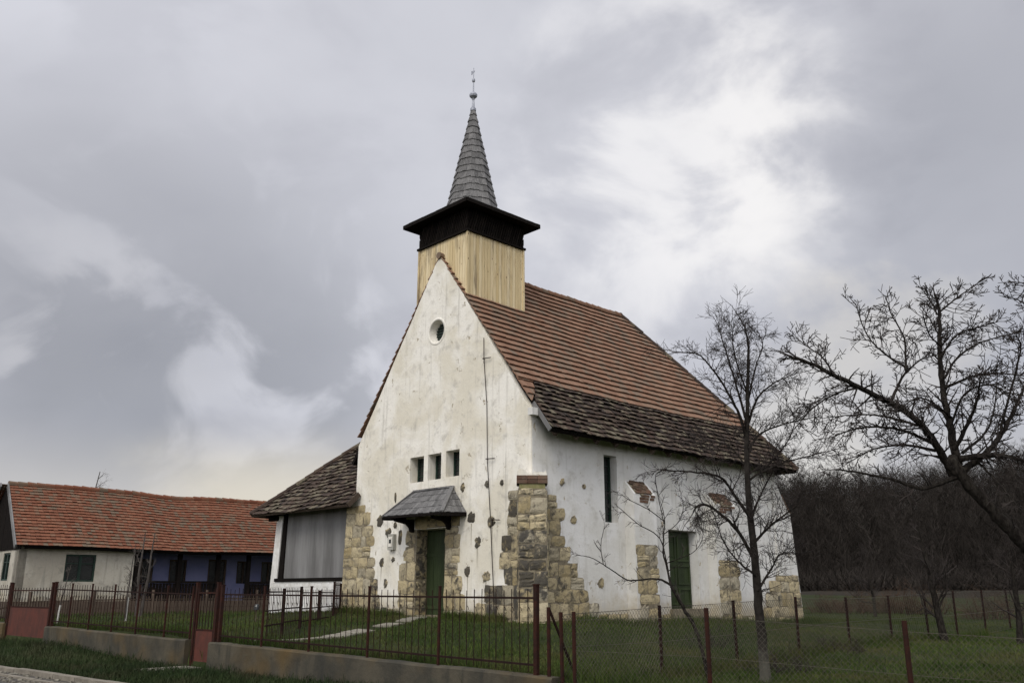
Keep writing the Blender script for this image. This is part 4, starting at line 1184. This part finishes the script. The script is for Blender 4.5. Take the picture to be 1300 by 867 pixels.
# ------------------------------------------------------------------ chain-link fences
def wire_pts(root, p0, p1, z0f, z1f, cell, rad):
    """diamond mesh between two posts"""
    P0, P1 = Vector(p0), Vector(p1); L = (P1 - P0).length; m = MB()
    H = (z1f(0) - z0f(0)); n = int((L + H) / cell) + 1
    def pt(s, h):
        p = P0.lerp(P1, s / L); a, b = z0f(s / L), z1f(s / L)
        return Vector((p.x, p.y, a + (b - a) * h / H + .012 * math.sin(s * 2.1)))
    for i in range(n):
        for sgn in (1, -1):
            s0 = i * cell if sgn == 1 else i * cell - 0
            if sgn == 1: a = (i * cell - H, 0); b = (i * cell, H)
            else: a = (i * cell, 0); b = (i * cell - H, H)
            (sa_, ha), (sb, hb) = a, b
            lo_s, hi_s = (sa_, sb) if sa_ < sb else (sb, sa_)
            f = lambda s: ha + (s - sa_) / (sb - sa_) * (hb - ha)
            lo_s, hi_s = max(lo_s, 0), min(hi_s, L)
            if hi_s - lo_s < .01: continue
            mid = (lo_s + hi_s) / 2
            m.tube([pt(lo_s, f(lo_s)), pt(mid, f(mid)), pt(hi_s, f(hi_s))], rad, 3, cap=False)
    o = m.build('wire_mesh', 'wire', root)
    for zf in (z1f, lambda s: z0f(s) * .5 + z1f(s) * .5, z0f):
        m = MB(); m.tube([(P0.lerp(P1, s).x, P0.lerp(P1, s).y, zf(s)) for s in (0, .25, .5, .75, 1)], rad * 1.5, 4); m.build('tension_wire', 'wire', root)
    return o
root = empty('chain_link_fence', (0, 0, 0)); tag(root, 'chain link fence on dark thin posts running back along the church side lawn', 'fence', 'chain link fences')
sp_ = [(.75, 14.1), (2.55, 16.14), (4.3, 18.04), (6.08, 19.98), (7.86, 21.92), (9.62, 23.82), (11.45, 25.82), (13.08, 27.59), (14.95, 29.61), (16.8, 31.6), (18.6, 33.5)]
stz = [1.35, 1.42, 1.48, 1.54, 1.52, 1.55, 1.62, 1.66, 1.70, 1.7, 1.7]
for i, ((x, y), z) in enumerate(zip(sp_, stz)):
    m = MB(); m.tube([(x, y, ground_z(x, y) - .3), (x + random.uniform(-.02, .02), y, z)], .032, 6); m.build('post', 'rust_red' if i == 0 else 'picket_iron', root)
for i in range(len(sp_) - 1):
    (x0, y0), (x1, y1) = sp_[i], sp_[i + 1]
    g0, g1 = ground_z(x0, y0) + .03, ground_z(x1, y1) + .03
    wire_pts(root, (x0, y0, 0), (x1, y1, 0), lambda s: g0 + (g1 - g0) * s, lambda s, a=stz[i] - .04, b=stz[i + 1] - .04: a + (b - a) * s, .085 if i < 5 else .14, .0028 if i < 4 else .0034)
root = empty('chain_link_fence', (0, 0, 0)); tag(root, 'chain link fence on leaning red posts nearest the road at right', 'fence', 'chain link fences')
fp = [(-8.7, 10.9), (-6.45, 10.9), (-3.89, 10.9), (-1.4, 10.9), (1.2, 10.9)]
ftz = [1.36, 1.44, 1.33, 1.25, 1.2]
for (t, n_), z in zip(fp, ftz):
    x, y = xy(t, n_); m = MB(); m.tube([(x, y, ground_z(x, y) - .3), (x, y, z)], .031, 7); m.build('post', 'rust_red', root)
for i in range(len(fp) - 1):
    a, b = xy(*fp[i]), xy(*fp[i + 1]); g0, g1 = ground_z(*a) + .03, ground_z(*b) + .03
    wire_pts(root, (*a, 0), (*b, 0), lambda s: g0 + (g1 - g0) * s, lambda s, p=ftz[i] - .12, q=ftz[i + 1] - .12: p + (q - p) * s, .075, .0024)
# end post with its raking strut on the wall
root = empty('fence_post', (0, 0, 0)); tag(root, 'dark end post with a raking strut where wall and wire fence meet', 'post')
m = MB(); x, y = xy(-9.19, 10.9); m.tube([(x, y, .40), (x, y, 1.42)], .030, 7); m.build('post', 'rust_red', root)
m = MB(); m.tube([(x + .02, y, 1.38), (x + .38, y + .3, .5)], .022, 5); m.build('strut', 'picket_iron', root)

# ------------------------------------------------------------------ bare trees
def bez(pts, n=5):
    """Catmull-Rom through points"""
    P = [Vector(p) for p in pts]; P = [P[0] * 2 - P[1]] + P + [P[-1] * 2 - P[-2]]; o = []
    for i in range(1, len(P) - 2):
        for k in range(n):
            t = k / n; a, b, c, d = P[i - 1], P[i], P[i + 1], P[i + 2]
            o.append(.5 * ((2 * b) + (c - a) * t + (2 * a - 5 * b + 4 * c - d) * t * t + (3 * b - a - 3 * c + d) * t ** 3))
    o.append(P[-2]); return o
def grow(mb, p, d, L, r, lvl, rg, kink=.22, up=.05, side=(3, 5), spur=.0, fall=.62, tmin=.0027):
    seg = max(3, int(L / .12)) if lvl > 0 else max(2, int(L / .12))
    pts = [p.copy()]; dirs = [d.copy()]; c = p.copy(); dd = d.copy()
    for i in range(seg):
        dd = (dd + Vector((rg.gauss(0, kink), rg.gauss(0, kink), rg.gauss(0, kink) + up))).normalized()
        c = c + dd * (L / seg); pts.append(c.copy()); dirs.append(dd.copy())
    rads = [max(r * (1 - .72 * i / seg), tmin) for i in range(seg + 1)]
    mb.tube(pts, rads, 5 if r > .02 else 3, cap=False)
    if lvl <= 0:
        return
    n = rg.randint(*side)
    for k in range(n):
        i = min(seg, max(1, int(seg * (.2 + .8 * (k + rg.random()) / n))))
        base = dirs[i]; ax = base.orthogonal().normalized()
        ax.rotate(Matrix.Rotation(rg.uniform(0, 2 * math.pi), 3, base))
        ang = rg.uniform(.5, 1.1)
        nd = (base * math.cos(ang) + ax * math.sin(ang)).normalized()
        grow(mb, pts[i], nd, L * fall * rg.uniform(.6, 1.1), rads[i] * .62, lvl - 1, rg, kink, up, side, spur, fall, tmin)
def limb(mb, tw, pix, Y, r0, r1, rg, ydrift=0.0, tw_n=10, tw_len=(.3, .7), lvl=1, start=.15, kink=.2, up=.04, jit=.05, tip=True, side=(3, 5), tipf=.8, tmin=.0027):
    n = len(pix); pts = []
    for i, (x, y) in enumerate(pix):
        pts.append(at(x, y, Y + ydrift * i / max(n - 1, 1) + rg.uniform(-jit, jit)))
    P = bez(pts, 6); m = len(P)
    jr = min(r1 * .35, .006)
    P = [P[0]] + [q + Vector((rg.gauss(0, jr), rg.gauss(0, jr), rg.gauss(0, jr))) for q in P[1:]]
    rad = [r0 + (r1 - r0) * (i / (m - 1)) ** .8 for i in range(m)]
    mb.tube(P, rad, 8 if r0 > .04 else 6)
    for k in range(tw_n):
        f = start + (1 - start) * (k + rg.random()) / tw_n; i = min(m - 1, int(f * (m - 1)))
        t = (P[min(i + 1, m - 1)] - P[max(i - 1, 0)]).normalized()
        ax = t.orthogonal().normalized(); ax.rotate(Matrix.Rotation(rg.uniform(0, 2 * math.pi), 3, t))
        ang = rg.uniform(.45, 1.15); d = (t * math.cos(ang) + ax * math.sin(ang)).normalized()
        L = rg.uniform(*tw_len) * (1 - .35 * f)
        grow(tw, P[i], d, L, max(min(rad[i] * .5, .016), .006), lvl, rg, kink, up, side, tmin=tmin)
    if tip:
        grow(tw, P[-1], (P[-1] - P[-2]).normalized(), tw_len[1] * tipf, r1 * .8, lvl, rg, kink, up, side, tmin=tmin)
    return P

# the slim tree between the church side door and the meadow
rg = random.Random(11)
T1 = empty('bare_tree', at(970, 850, 14.7)); tag(T1, 'slim bare tree with pale mossy foot before the church side wall', 'tree', 'bare fruit trees')
def reparent(o, root): o.parent = root; o.matrix_parent_inverse = Matrix.Translation(-root.location)
tr, li, tw = MB(), MB(), MB(); Y = 14.7
limb(tr, tw, [(970, 884), (971, 850), (964, 780), (958, 705), (950, 630), (948, 560), (949, 500), (950, 440), (944, 412)], Y, .102, .012, rg, tw_n=20, start=.3, tw_len=(.4, .8), lvl=2, jit=.03, kink=.17)
tk = tr.build('trunk', 'bark_pale_foot'); 
LM = [([(948, 560), (938, 525), (922, 495), (904, 468), (886, 450), (856, 447)], -.5, .030), ([(946, 530), (935, 490), (921, 445), (911, 412)], .5, .026), ([(949, 540), (962, 505), (985, 485), (1012, 474)], -.3, .024),
      ([(950, 572), (966, 550), (1000, 537), (1040, 528)], .6, .024), ([(966, 600), (992, 588), (1030, 578), (1062, 570)], .2, .018), ([(955, 660), (930, 625), (915, 606), (885, 600), (838, 596)], -.6, .032),
      ([(958, 710), (935, 672), (905, 645), (888, 641), (880, 650)], -.3, .036), ([(962, 750), (980, 720), (992, 703), (1018, 702)], .3, .022), ([(956, 690), (975, 670), (998, 652), (1012, 642)], -.4, .028), ([(954, 655), (965, 630), (975, 610), (988, 585)], .3, .022),
      ([(948, 520), (958, 470), (968, 440), (962, 420)], .4, .018), ([(952, 600), (930, 570), (905, 560), (880, 566)], .7, .018), ([(960, 730), (940, 715), (920, 690), (905, 650)], -.5, .022), ([(951, 610), (975, 590), (1000, 560), (1015, 520)], .5, .02), ([(949, 500), (935, 460), (930, 430), (932, 410)], -.3, .016)]
for pix, yd, r in LM: limb(li, tw, pix, Y, r, r * .3, rg, ydrift=yd, tw_n=23, tw_len=(.28, .66), lvl=2, kink=.19, up=.02)
lb = li.build('limb', 'bark'); tg = tw.build('twigs', 'twig')
for o in (tk, lb, tg): reparent(o, T1)

# the old spreading fruit tree at the right
rg = random.Random(23)
tr, li, tw = MB(), MB(), MB(); Y = 11.4
T2 = empty('bare_tree', (at(1352, 880, Y).x, Y, ground_z(6.6, Y))); tag(T2, 'old wide fruit tree leaning in from the right edge, bare and spurred', 'tree', 'bare fruit trees')
limb(tr, tw, [(1358, 900), (1345, 780), (1320, 716), (1290, 680), (1255, 643), (1226, 612), (1212, 588)], Y, .100, .068, rg, tw_n=4, tw_len=(.2, .4), lvl=1, tip=False, jit=.02)
LM = [([(1212, 600), (1200, 585), (1182, 555), (1150, 522), (1108, 500), (1070, 482), (1032, 463), (1002, 452)], -.9, .055, 30),
      ([(1216, 592), (1206, 540), (1198, 500), (1193, 450), (1193, 405), (1188, 374)], .3, .052, 22), ([(1190, 400), (1183, 385), (1170, 366)], .1, .012, 6), ([(1194, 395), (1215, 378), (1246, 356)], .0, .013, 8),
      ([(1212, 570), (1230, 535), (1240, 510), (1244, 484)], -.6, .030, 12), ([(1222, 598), (1255, 572), (1275, 545), (1290, 515), (1305, 480)], .6, .046, 18), ([(1218, 582), (1255, 578), (1290, 582), (1330, 600)], -.5, .040, 16),
      ([(1212, 606), (1180, 618), (1160, 618), (1135, 609), (1092, 600), (1062, 596)], -.5, .030, 9), ([(1132, 508), (1145, 480), (1162, 462), (1182, 448)], .4, .020, 12), ([(1152, 468), (1122, 448), (1100, 424), (1086, 386)], .2, .016, 12), ([(1150, 470), (1148, 430), (1132, 400), (1126, 382)], .4, .015, 11),
      ([(1199, 480), (1215, 455), (1245, 435), (1300, 420)], .7, .018, 14), ([(1200, 492), (1235, 478), (1270, 474), (1320, 480)], -.6, .020, 14), ([(1193, 455), (1215, 425), (1245, 415), (1268, 408)], -.4, .014, 12), ([(1195, 440), (1180, 425), (1172, 400)], -.5, .012, 8),
      ([(1180, 560), (1140, 545), (1100, 542), (1060, 552)], -.7, .022, 16), ([(1188, 572), (1150, 565), (1110, 570), (1080, 585)], .6, .02, 14), ([(1165, 540), (1130, 530), (1095, 526), (1050, 530)], .8, .018, 14), ([(1090, 492), (1060, 500), (1030, 520), (1008, 545)], -.5, .014, 12), ([(1060, 478), (1045, 455), (1025, 440), (1012, 430)], .3, .011, 8),
      ([(1222, 575), (1250, 550), (1262, 520), (1266, 480)], .9, .02, 14), ([(1240, 585), (1265, 610), (1290, 640), (1300, 650)], -.7, .016, 8), ([(1208, 530), (1185, 512), (1165, 505), (1140, 520)], -.9, .016, 12),
      ([(1305, 480), (1330, 440), (1325, 400), (1300, 385), (1278, 375)], .2, .018, 8), ([(1325, 410), (1310, 365), (1285, 358)], .1, .012, 5), ([(1270, 545), (1290, 470), (1296, 440), (1290, 425)], -.3, .016, 10), ([(1205, 545), (1225, 500), (1262, 490), (1300, 520)], -.8, .016, 12)]
for pix, yd, r, k in LM: limb(li, tw, pix, Y, r * 1.1, max(r * .32, .006), rg, ydrift=yd, tw_n=int(k * 1.75), tw_len=(.16, .52), lvl=2, kink=.17, up=.01, side=(2, 3), tipf=.35, tmin=.0042)
# the knot where the limbs part
kn = []
c = at(1212, 592, Y)
tr.tube([c + Vector((-.02, 0, -.17)), c + Vector((-.03, 0, -.06)), c + Vector((-.02, 0, .06)), c + Vector((0, 0, .14))], [.05, .085, .085, .05], 8)
tk = tr.build('trunk', 'bark', smooth=True); lb = li.build('limb', 'bark'); tg = tw.build('twigs', 'twig')
for o in (tk, lb, tg): reparent(o, T2)

# forked sapling leaning left
rg = random.Random(5)
tr, li, tw = MB(), MB(), MB(); Y = 13.3
T3 = empty('sapling', at(905, 885, Y)); tag(T3, 'leaning forked sapling whose low branch reaches left before the church wall', 'tree', 'bare saplings')
limb(tr, tw, [(908, 910), (897, 850), (884, 800), (868, 772), (852, 744)], Y, .034, .024, rg, tw_n=1, tip=False, jit=.02)
z3 = lambda x, y: (660 + x / 3.21, 540 + y / 3.21)
for pix, r, k in (([z3(615, 650), z3(580, 630), z3(540, 624), z3(470, 630), z3(430, 625), z3(350, 572), z3(290, 538), z3(240, 528)], .018, 7), ([z3(615, 650), z3(598, 570), z3(585, 520), z3(586, 440), z3(590, 380), z3(570, 300)], .02, 12),
                  ([z3(605, 590), z3(570, 460), z3(480, 400), z3(410, 340), z3(395, 330)], .010, 5), ([z3(590, 390), z3(520, 340), z3(440, 300), z3(415, 280)], .008, 5), ([z3(590, 440), z3(640, 400), z3(665, 340), z3(660, 290)], .007, 4), ([z3(340, 565), z3(330, 490), z3(345, 410)], .007, 4), ([z3(588, 400), z3(560, 270), z3(555, 200), z3(600, 175)], .008, 6), ([z3(600, 560), z3(700, 520), z3(740, 470), z3(750, 400)], .007, 4)):
    limb(li, tw, pix, Y, r, .004, rg, ydrift=rg.uniform(-.3, .3), tw_n=k, tw_len=(.12, .3), lvl=1, kink=.18, jit=.02)
tk = tr.build('trunk', 'bark'); lb = li.build('limb', 'bark'); tg = tw.build('twigs', 'twig')
for o in (tk, lb, tg): reparent(o, T3)

def small_tree(name, label, group, x, Y, ytop, rg, r=.05, lean=0.0, n=9, mat='twig', foot=None, spread=.6, lvl=2, ybase=None, fork=.25, stems=1):
    X = at(x, 750, Y).x; zg = ground_z(X, Y); H = at(x, ytop, Y).z - zg
    root = empty(name, (X, Y, zg)); tag(root, label, 'tree', group)
    tr, tw = MB(), MB()
    for s in range(stems):
        ox = (s - (stems - 1) / 2) * .35
        pts = [Vector((ox * .4 + lean * H * f + rg.gauss(0, .015 * H) * (f > 0) + ox * f, rg.gauss(0, .015 * H) * (f > 0), H * f - .1 * (f == 0))) for f in (0, .25, .5, .75, 1)]
        P = bez(pts, 4); m = len(P)
        tr.tube(P, [r * (1 - .8 * i / (m - 1)) for i in range(m)], 6)
        for k in range(n):
            f = fork + (1 - fork) * k / n; i = int(f * (m - 1)); a = rg.uniform(0, 2 * math.pi)
            d = Vector((math.cos(a) * .8, math.sin(a) * .8, rg.uniform(.3, 1.1))).normalized()
            grow(tw, P[i], d, H * spread * .42 * rg.uniform(.6, 1.2) * (1.15 - f * .6), r * .38 * (1 - f * .6), lvl, rg, .16, .06, (3, 5))
    t_ = tr.build('trunk', 'bark' if mat == 'twig' else mat, root); tw.build('crown', mat, root)
    if foot:
        m = MB(); m.tube([(0, 0, -.05), (lean * foot, 0, foot)], [r * 1.15, r * 1.02], 7); m.build('painted_foot', 'limewash', root)
    return root
rg = random.Random(31)
small_tree('sapling', 'bare sapling with white painted foot behind the street fence, left', 'bare saplings', 77, 29.5, 716, rg, .03, .10, 7, 'twig_grey', .55, .7)
small_tree('sapling', 'bare young tree with white foot at the corner of the blue veranda', 'bare saplings', 163, 30.5, 690, rg, .035, .02, 8, 'twig_grey', .75, .5)
small_tree('young_tree', 'pale twin-stemmed young tree before the blue veranda', 'bare saplings', 178, 33.5, 676, rg, .07, .05, 7, 'twig_grey', None, .5, stems=2)
small_tree('roof_tree', 'bare tree showing above the farmhouse ridge', 'bare trees behind the farmhouse', 105, 58, 598, rg, .12, .0, 12, 'twig_grey', None, .6, lvl=2)
small_tree('orchard_tree', 'dark bare orchard tree behind the side fence posts at right', 'bare orchard trees in the meadow', 1192, 24.5, 668, rg, .11, -.10, 15, 'twig', None, .95, lvl=3, fork=.2)
small_tree('orchard_tree', 'dark bare orchard tree at the right edge beyond the fence', 'bare orchard trees in the meadow', 1285, 23, 690, rg, .09, .04, 14, 'twig', None, .95, lvl=3, fork=.2)
small_tree('orchard_tree', 'thin bare tree in the meadow before the dark wood', 'bare orchard trees in the meadow', 1108, 46, 690, rg, .09, .0, 14, 'twig', None, .8, lvl=3, fork=.2)

# brush heaps and bushes in the meadow
def bush(label, x, Y, w, h, n, rg, group=None, mat='brush'):
    X = at(x, 750, Y).x; zg = ground_z(X, Y); root = empty('bush', (X, Y, zg)); tag(root, label, 'bush', group)
    m = MB()
    for k in range(n):
        a = rg.uniform(0, 2 * math.pi); q = rg.random() ** .5
        p = Vector((math.cos(a) * q * w * .7, math.sin(a) * q * w * .5, -.05)); d = Vector((math.cos(a) * q * .7, math.sin(a) * q * .7, 1)).normalized()
        grow(m, p, d, h * rg.uniform(.5, 1.05) * (1 - .4 * q), .022 if Y > 30 else .010, 2, rg, .2, .0, (3, 5) if Y > 30 else (3, 4))
    m.build('stems', mat, root)
rg = random.Random(41)
bs = 'bare bushes and brush heaps in the meadow'
bush('low brown brush heap just right of the church corner', 1062, 50, 2.2, 1.3, 70, rg, bs)
bush('reddish brown bush in the meadow beside the thin tree', 1100, 52, 2.4, 1.5, 80, rg, bs)
bush('taller dark bush in the middle of the meadow', 1152, 50, 2.6, 2.1, 100, rg, bs)
bush('dark bush behind the right orchard tree', 1256, 44, 1.6, 1.9, 60, rg, bs)
bush('thin dry scrub at the foot of the church side door', 893, 21.5, .5, 1.0, 12, rg, bs, 'twig')
bush('dry stems beside the slim bare tree', 985, 16.3, .9, .55, 26, rg, bs, 'twig')
bush('dry stalks growing through the side fence', 1045, 20.6, 1.2, .6, 30, rg, bs, 'twig')

# ------------------------------------------------------------------ woods on the hill: one mass
def tree_template(seed, H):
    rg = random.Random(seed); m = MB()
    m.tube([(0, 0, 0), (rg.gauss(0, .25), rg.gauss(0, .25), H * .4), (rg.gauss(0, .45), rg.gauss(0, .45), H * .75)], [.075, .05, .010], 3, cap=False)
    for k in range(24):
        f = .15 + .82 * k / 24; a = rg.uniform(0, 6.28); up = rg.uniform(-.1, 1.3)
        d = Vector((math.cos(a), math.sin(a), up)).normalized(); p = Vector((0, 0, H * f)); L = H * .34 * (1.2 - f) * rg.uniform(.7, 1.3) + .5
        q = p + d * L
        m.add([p + Vector((.03, 0, 0)), p - Vector((.03, 0, 0)), q], [(0, 1, 2)])
        for j in range(8):
            s = p.lerp(q, rg.uniform(.25, 1)); e = (d + Vector((rg.gauss(0, .8), rg.gauss(0, .8), rg.uniform(-.5, .9)))).normalized(); l = L * rg.uniform(.25, .7); w = .018
            m.add([s + Vector((w, 0, 0)), s - Vector((w, 0, 0)), s + e * l], [(0, 1, 2)]); m.add([s + Vector((0, w, 0)), s - Vector((0, w, 0)), s + e * l], [(0, 1, 2)])
    v = np.array([tuple(p) for p in m.v]); tri = []
    for f in m.f:
        if len(f) == 3: tri.append(f)
        else: tri.append((f[0], f[1], f[2])); tri.append((f[0], f[2], f[3]))
    return v, np.array(tri)
TPL = [tree_template(100 + i, 9.0) for i in range(7)]
VV, FF, RR = [], [], []; off = 0
rg = random.Random(77); cnt = 0
while cnt < 2300:
    az = R(rg.uniform(-40, 44)) if rg.random() < .35 else R(rg.uniform(13, 42)); r = 102 + 125 * rg.random() ** .8
    X, Y = r * math.sin(az), r * math.cos(az)
    if math.degrees(az) < 12 and r < 120: continue
    v, f = TPL[rg.randrange(7)]; s = rg.uniform(.7, 1.15); a = rg.uniform(0, 6.28); c, sn = math.cos(a) * s, math.sin(a) * s
    w = np.empty_like(v); w[:, 0] = v[:, 0] * c - v[:, 1] * sn + X; w[:, 1] = v[:, 0] * sn + v[:, 1] * c + Y; w[:, 2] = v[:, 2] * s + ground_z(X, Y) - .1
    VV.append(w); FF.append(f + off); RR.append(np.full(len(f), rg.random())); off += len(v); cnt += 1
o = np_mesh('forest', np.concatenate(VV), np.concatenate(FF), 'forest_twig', np.concatenate(RR))
tag(o, 'brown leafless woodland covering the hillside behind the meadow', 'woodland', kind='stuff')
# undergrowth closing the wood's edge
VV, FF, RR = [], [], []; off = 0
N = 60000
azs = np.radians(np.where(rng.random(N) < .3, rng.uniform(-40, 44, N), rng.uniform(13, 42, N))); rr = 98 + 110 * rng.random(N) ** 1.3
ok = ~((np.degrees(azs) < 12) & (rr < 120)); azs, rr = azs[ok], rr[ok]; N = len(azs)
X, Y = rr * np.sin(azs), rr * np.cos(azs); Z = np.array([ground_z(a, b) for a, b in zip(X, Y)])
h = rng.uniform(.5, 2.6, N); an = rng.uniform(0, 6.28, N); ww = rng.uniform(.04, .10, N)
v = np.empty((N, 3, 3)); v[:, 0] = np.stack([X + np.cos(an) * ww, Y + np.sin(an) * ww, Z - .1], 1); v[:, 1] = np.stack([X - np.cos(an) * ww, Y - np.sin(an) * ww, Z - .1], 1)
v[:, 2] = np.stack([X + rng.normal(0, 1.3, N), Y + rng.normal(0, 1.3, N), Z + h * .8], 1)
o = np_mesh('undergrowth', v.reshape(-1, 3), np.arange(N * 3).reshape(-1, 3), 'forest_twig', rng.random(N))
tag(o, 'dark brown scrub and undergrowth at the foot of the wooded hill', 'undergrowth', kind='stuff')

# ------------------------------------------------------------------ grass: one mass for the lawn and one for the verge
def blade_mesh(name, X, Y, Z, hmin, hmax, wid, mat, lean=.6):
    N = len(X); h = rng.uniform(hmin, hmax, N) * (.7 + .6 * rng.random(N) ** 2); an = rng.uniform(0, 2 * np.pi, N); la = rng.uniform(0, 2 * np.pi, N); ll = np.abs(rng.normal(0, lean, N)) * h
    w = wid * rng.uniform(.6, 1.3, N)
    v = np.empty((N, 5, 3)); cx, cy = np.cos(an) * w, np.sin(an) * w; lx, ly = np.cos(la) * ll, np.sin(la) * ll
    v[:, 0] = np.stack([X - cx, Y - cy, Z - .02], 1); v[:, 1] = np.stack([X + cx, Y + cy, Z - .02], 1)
    v[:, 2] = np.stack([X + cx * .8 + lx * .35, Y + cy * .8 + ly * .35, Z + h * .6], 1); v[:, 3] = np.stack([X - cx * .8 + lx * .35, Y - cy * .8 + ly * .35, Z + h * .6], 1)
    v[:, 4] = np.stack([X + lx, Y + ly, Z + h * .95], 1)
    b = np.arange(N)[:, None] * 5
    f = np.concatenate([b + np.array([0, 1, 2]), b + np.array([0, 2, 3]), b + np.array([3, 2, 4])], 0)
    r = rng.random(N)
    return np_mesh(name, v.reshape(-1, 3), f, mat, np.tile(r, 3))
# heights by bilinear lookup on a fine grid
gx = np.arange(-34, 40, .25); gy = np.arange(4, 62, .25)
GZ = np.array([[ground_z(a, b) for a in gx] for b in gy])
def look(X, Y):
    i = np.clip((X - gx[0]) / .25, 0, len(gx) - 1.001); k = np.clip((Y - gy[0]) / .25, 0, len(gy) - 1.001)
    i0, k0 = i.astype(int), k.astype(int); fi, fk = i - i0, k - k0
    return GZ[k0, i0] * (1 - fi) * (1 - fk) + GZ[k0, i0 + 1] * fi * (1 - fk) + GZ[k0 + 1, i0] * (1 - fi) * fk + GZ[k0 + 1, i0 + 1] * fi * fk
def scatter(n, cond):
    th = rng.uniform(-.62, .60, n); u = rng.random(n); Y = 8 * (58 / 8) ** u      # denser near the camera
    X = np.tan(th) * Y; T = X * EX + Y * EY; Nn = X * NX + Y * NY
    k = cond(X, Y, T, Nn); return X[k], Y[k]
dx, dy = None, None
def not_built(X, Y):
    a = -((X - KX) * .692 + (Y - KY) * -.722); b = (X - KX) * .722 + (Y - KY) * .692
    inch = (a > -.05) & (a < 13.7) & (b > 0) & (b < 13.5)
    fa = -((X + 15.5) * .692 + (Y - 38) * -.722); fb = (X + 15.5) * .722 + (Y - 38) * .692
    inf = (fa > 0) & (fb > -4.6)
    pm = np.zeros(len(X), bool)
    for (x0, y0), (x1, y1) in zip(pathline, pathline[1:]):
        d = np.array([x1 - x0, y1 - y0]); L2 = (d ** 2).sum(); t = np.clip(((X - x0) * d[0] + (Y - y0) * d[1]) / L2, 0, 1)
        pm |= np.hypot(X - x0 - t * d[0], Y - y0 - t * d[1]) < .22
    return ~(inch | inf | pm)
X, Y = scatter(620000, lambda X, Y, T, N: ((N > 11.05) | ((T > WALL_END + .05) & (N > 4))) & not_built(X, Y))
patchy = .5 + .5 * np.sin(X * .9 + 1.3 * np.sin(Y * .7)) * np.sin(Y * 1.1 + X * .3)
k = rng.random(len(X)) < .22 + .78 * patchy; X, Y = X[k], Y[k]
o = blade_mesh('grass', X, Y, look(X, Y), .04, .11, .007, 'grass_yard'); tag(o, 'short rough dark green grass of the churchyard and meadow', 'grass', kind='stuff')
X, Y = scatter(520000, lambda X, Y, T, N: (N > 7.86) & (N < 10.75) & (T < WALL_END + .3) & ~((np.abs(T + 19.25) < .36) & (N > 9.5)))
o = blade_mesh('verge_grass', X, Y, look(X, Y), .07, .19, .006, 'grass_verge', .75); tag(o, 'long dark tufted grass on the verge between road and wall', 'grass', kind='stuff')
# taller tufts along walls and fences
xs, ys = [], []
for (x0, y0), (x1, y1), n in ((sp_[0], sp_[8], 5000), (xy(-8.9, 11.0), xy(1, 11.0), 5000), (xy(-27, 11.12), xy(-9.2, 11.12), 7000)):
    t = rng.random(n); xs.append(x0 + (x1 - x0) * t + rng.normal(0, .12, n)); ys.append(y0 + (y1 - y0) * t + rng.normal(0, .10, n))
for (a0, b0_, a1, b1_) in ((8.9, -.25, 5.2, -.25), (3.3, -.25, .8, -.25)):
    n = 2500; t = rng.random(n); aa = a0 + (a1 - a0) * t; bb = b0_ + rng.normal(0, .12, n); xs.append(KX - aa * .692 + bb * .722); ys.append(KY + aa * .722 + bb * .692)
n = 7000; bb = rng.uniform(1, 13.6, n); aa = -.55 + rng.normal(0, .14, n); xs.append(KX - aa * .692 + bb * .722); ys.append(KY + aa * .722 + bb * .692)
X, Y = np.concatenate(xs), np.concatenate(ys)
o = blade_mesh('tall_grass', X, Y, look(X, Y), .10, .30, .006, 'grass_yard', .45); tag(o, 'taller unmown grass tufts along walls and fences', 'grass', kind='stuff')
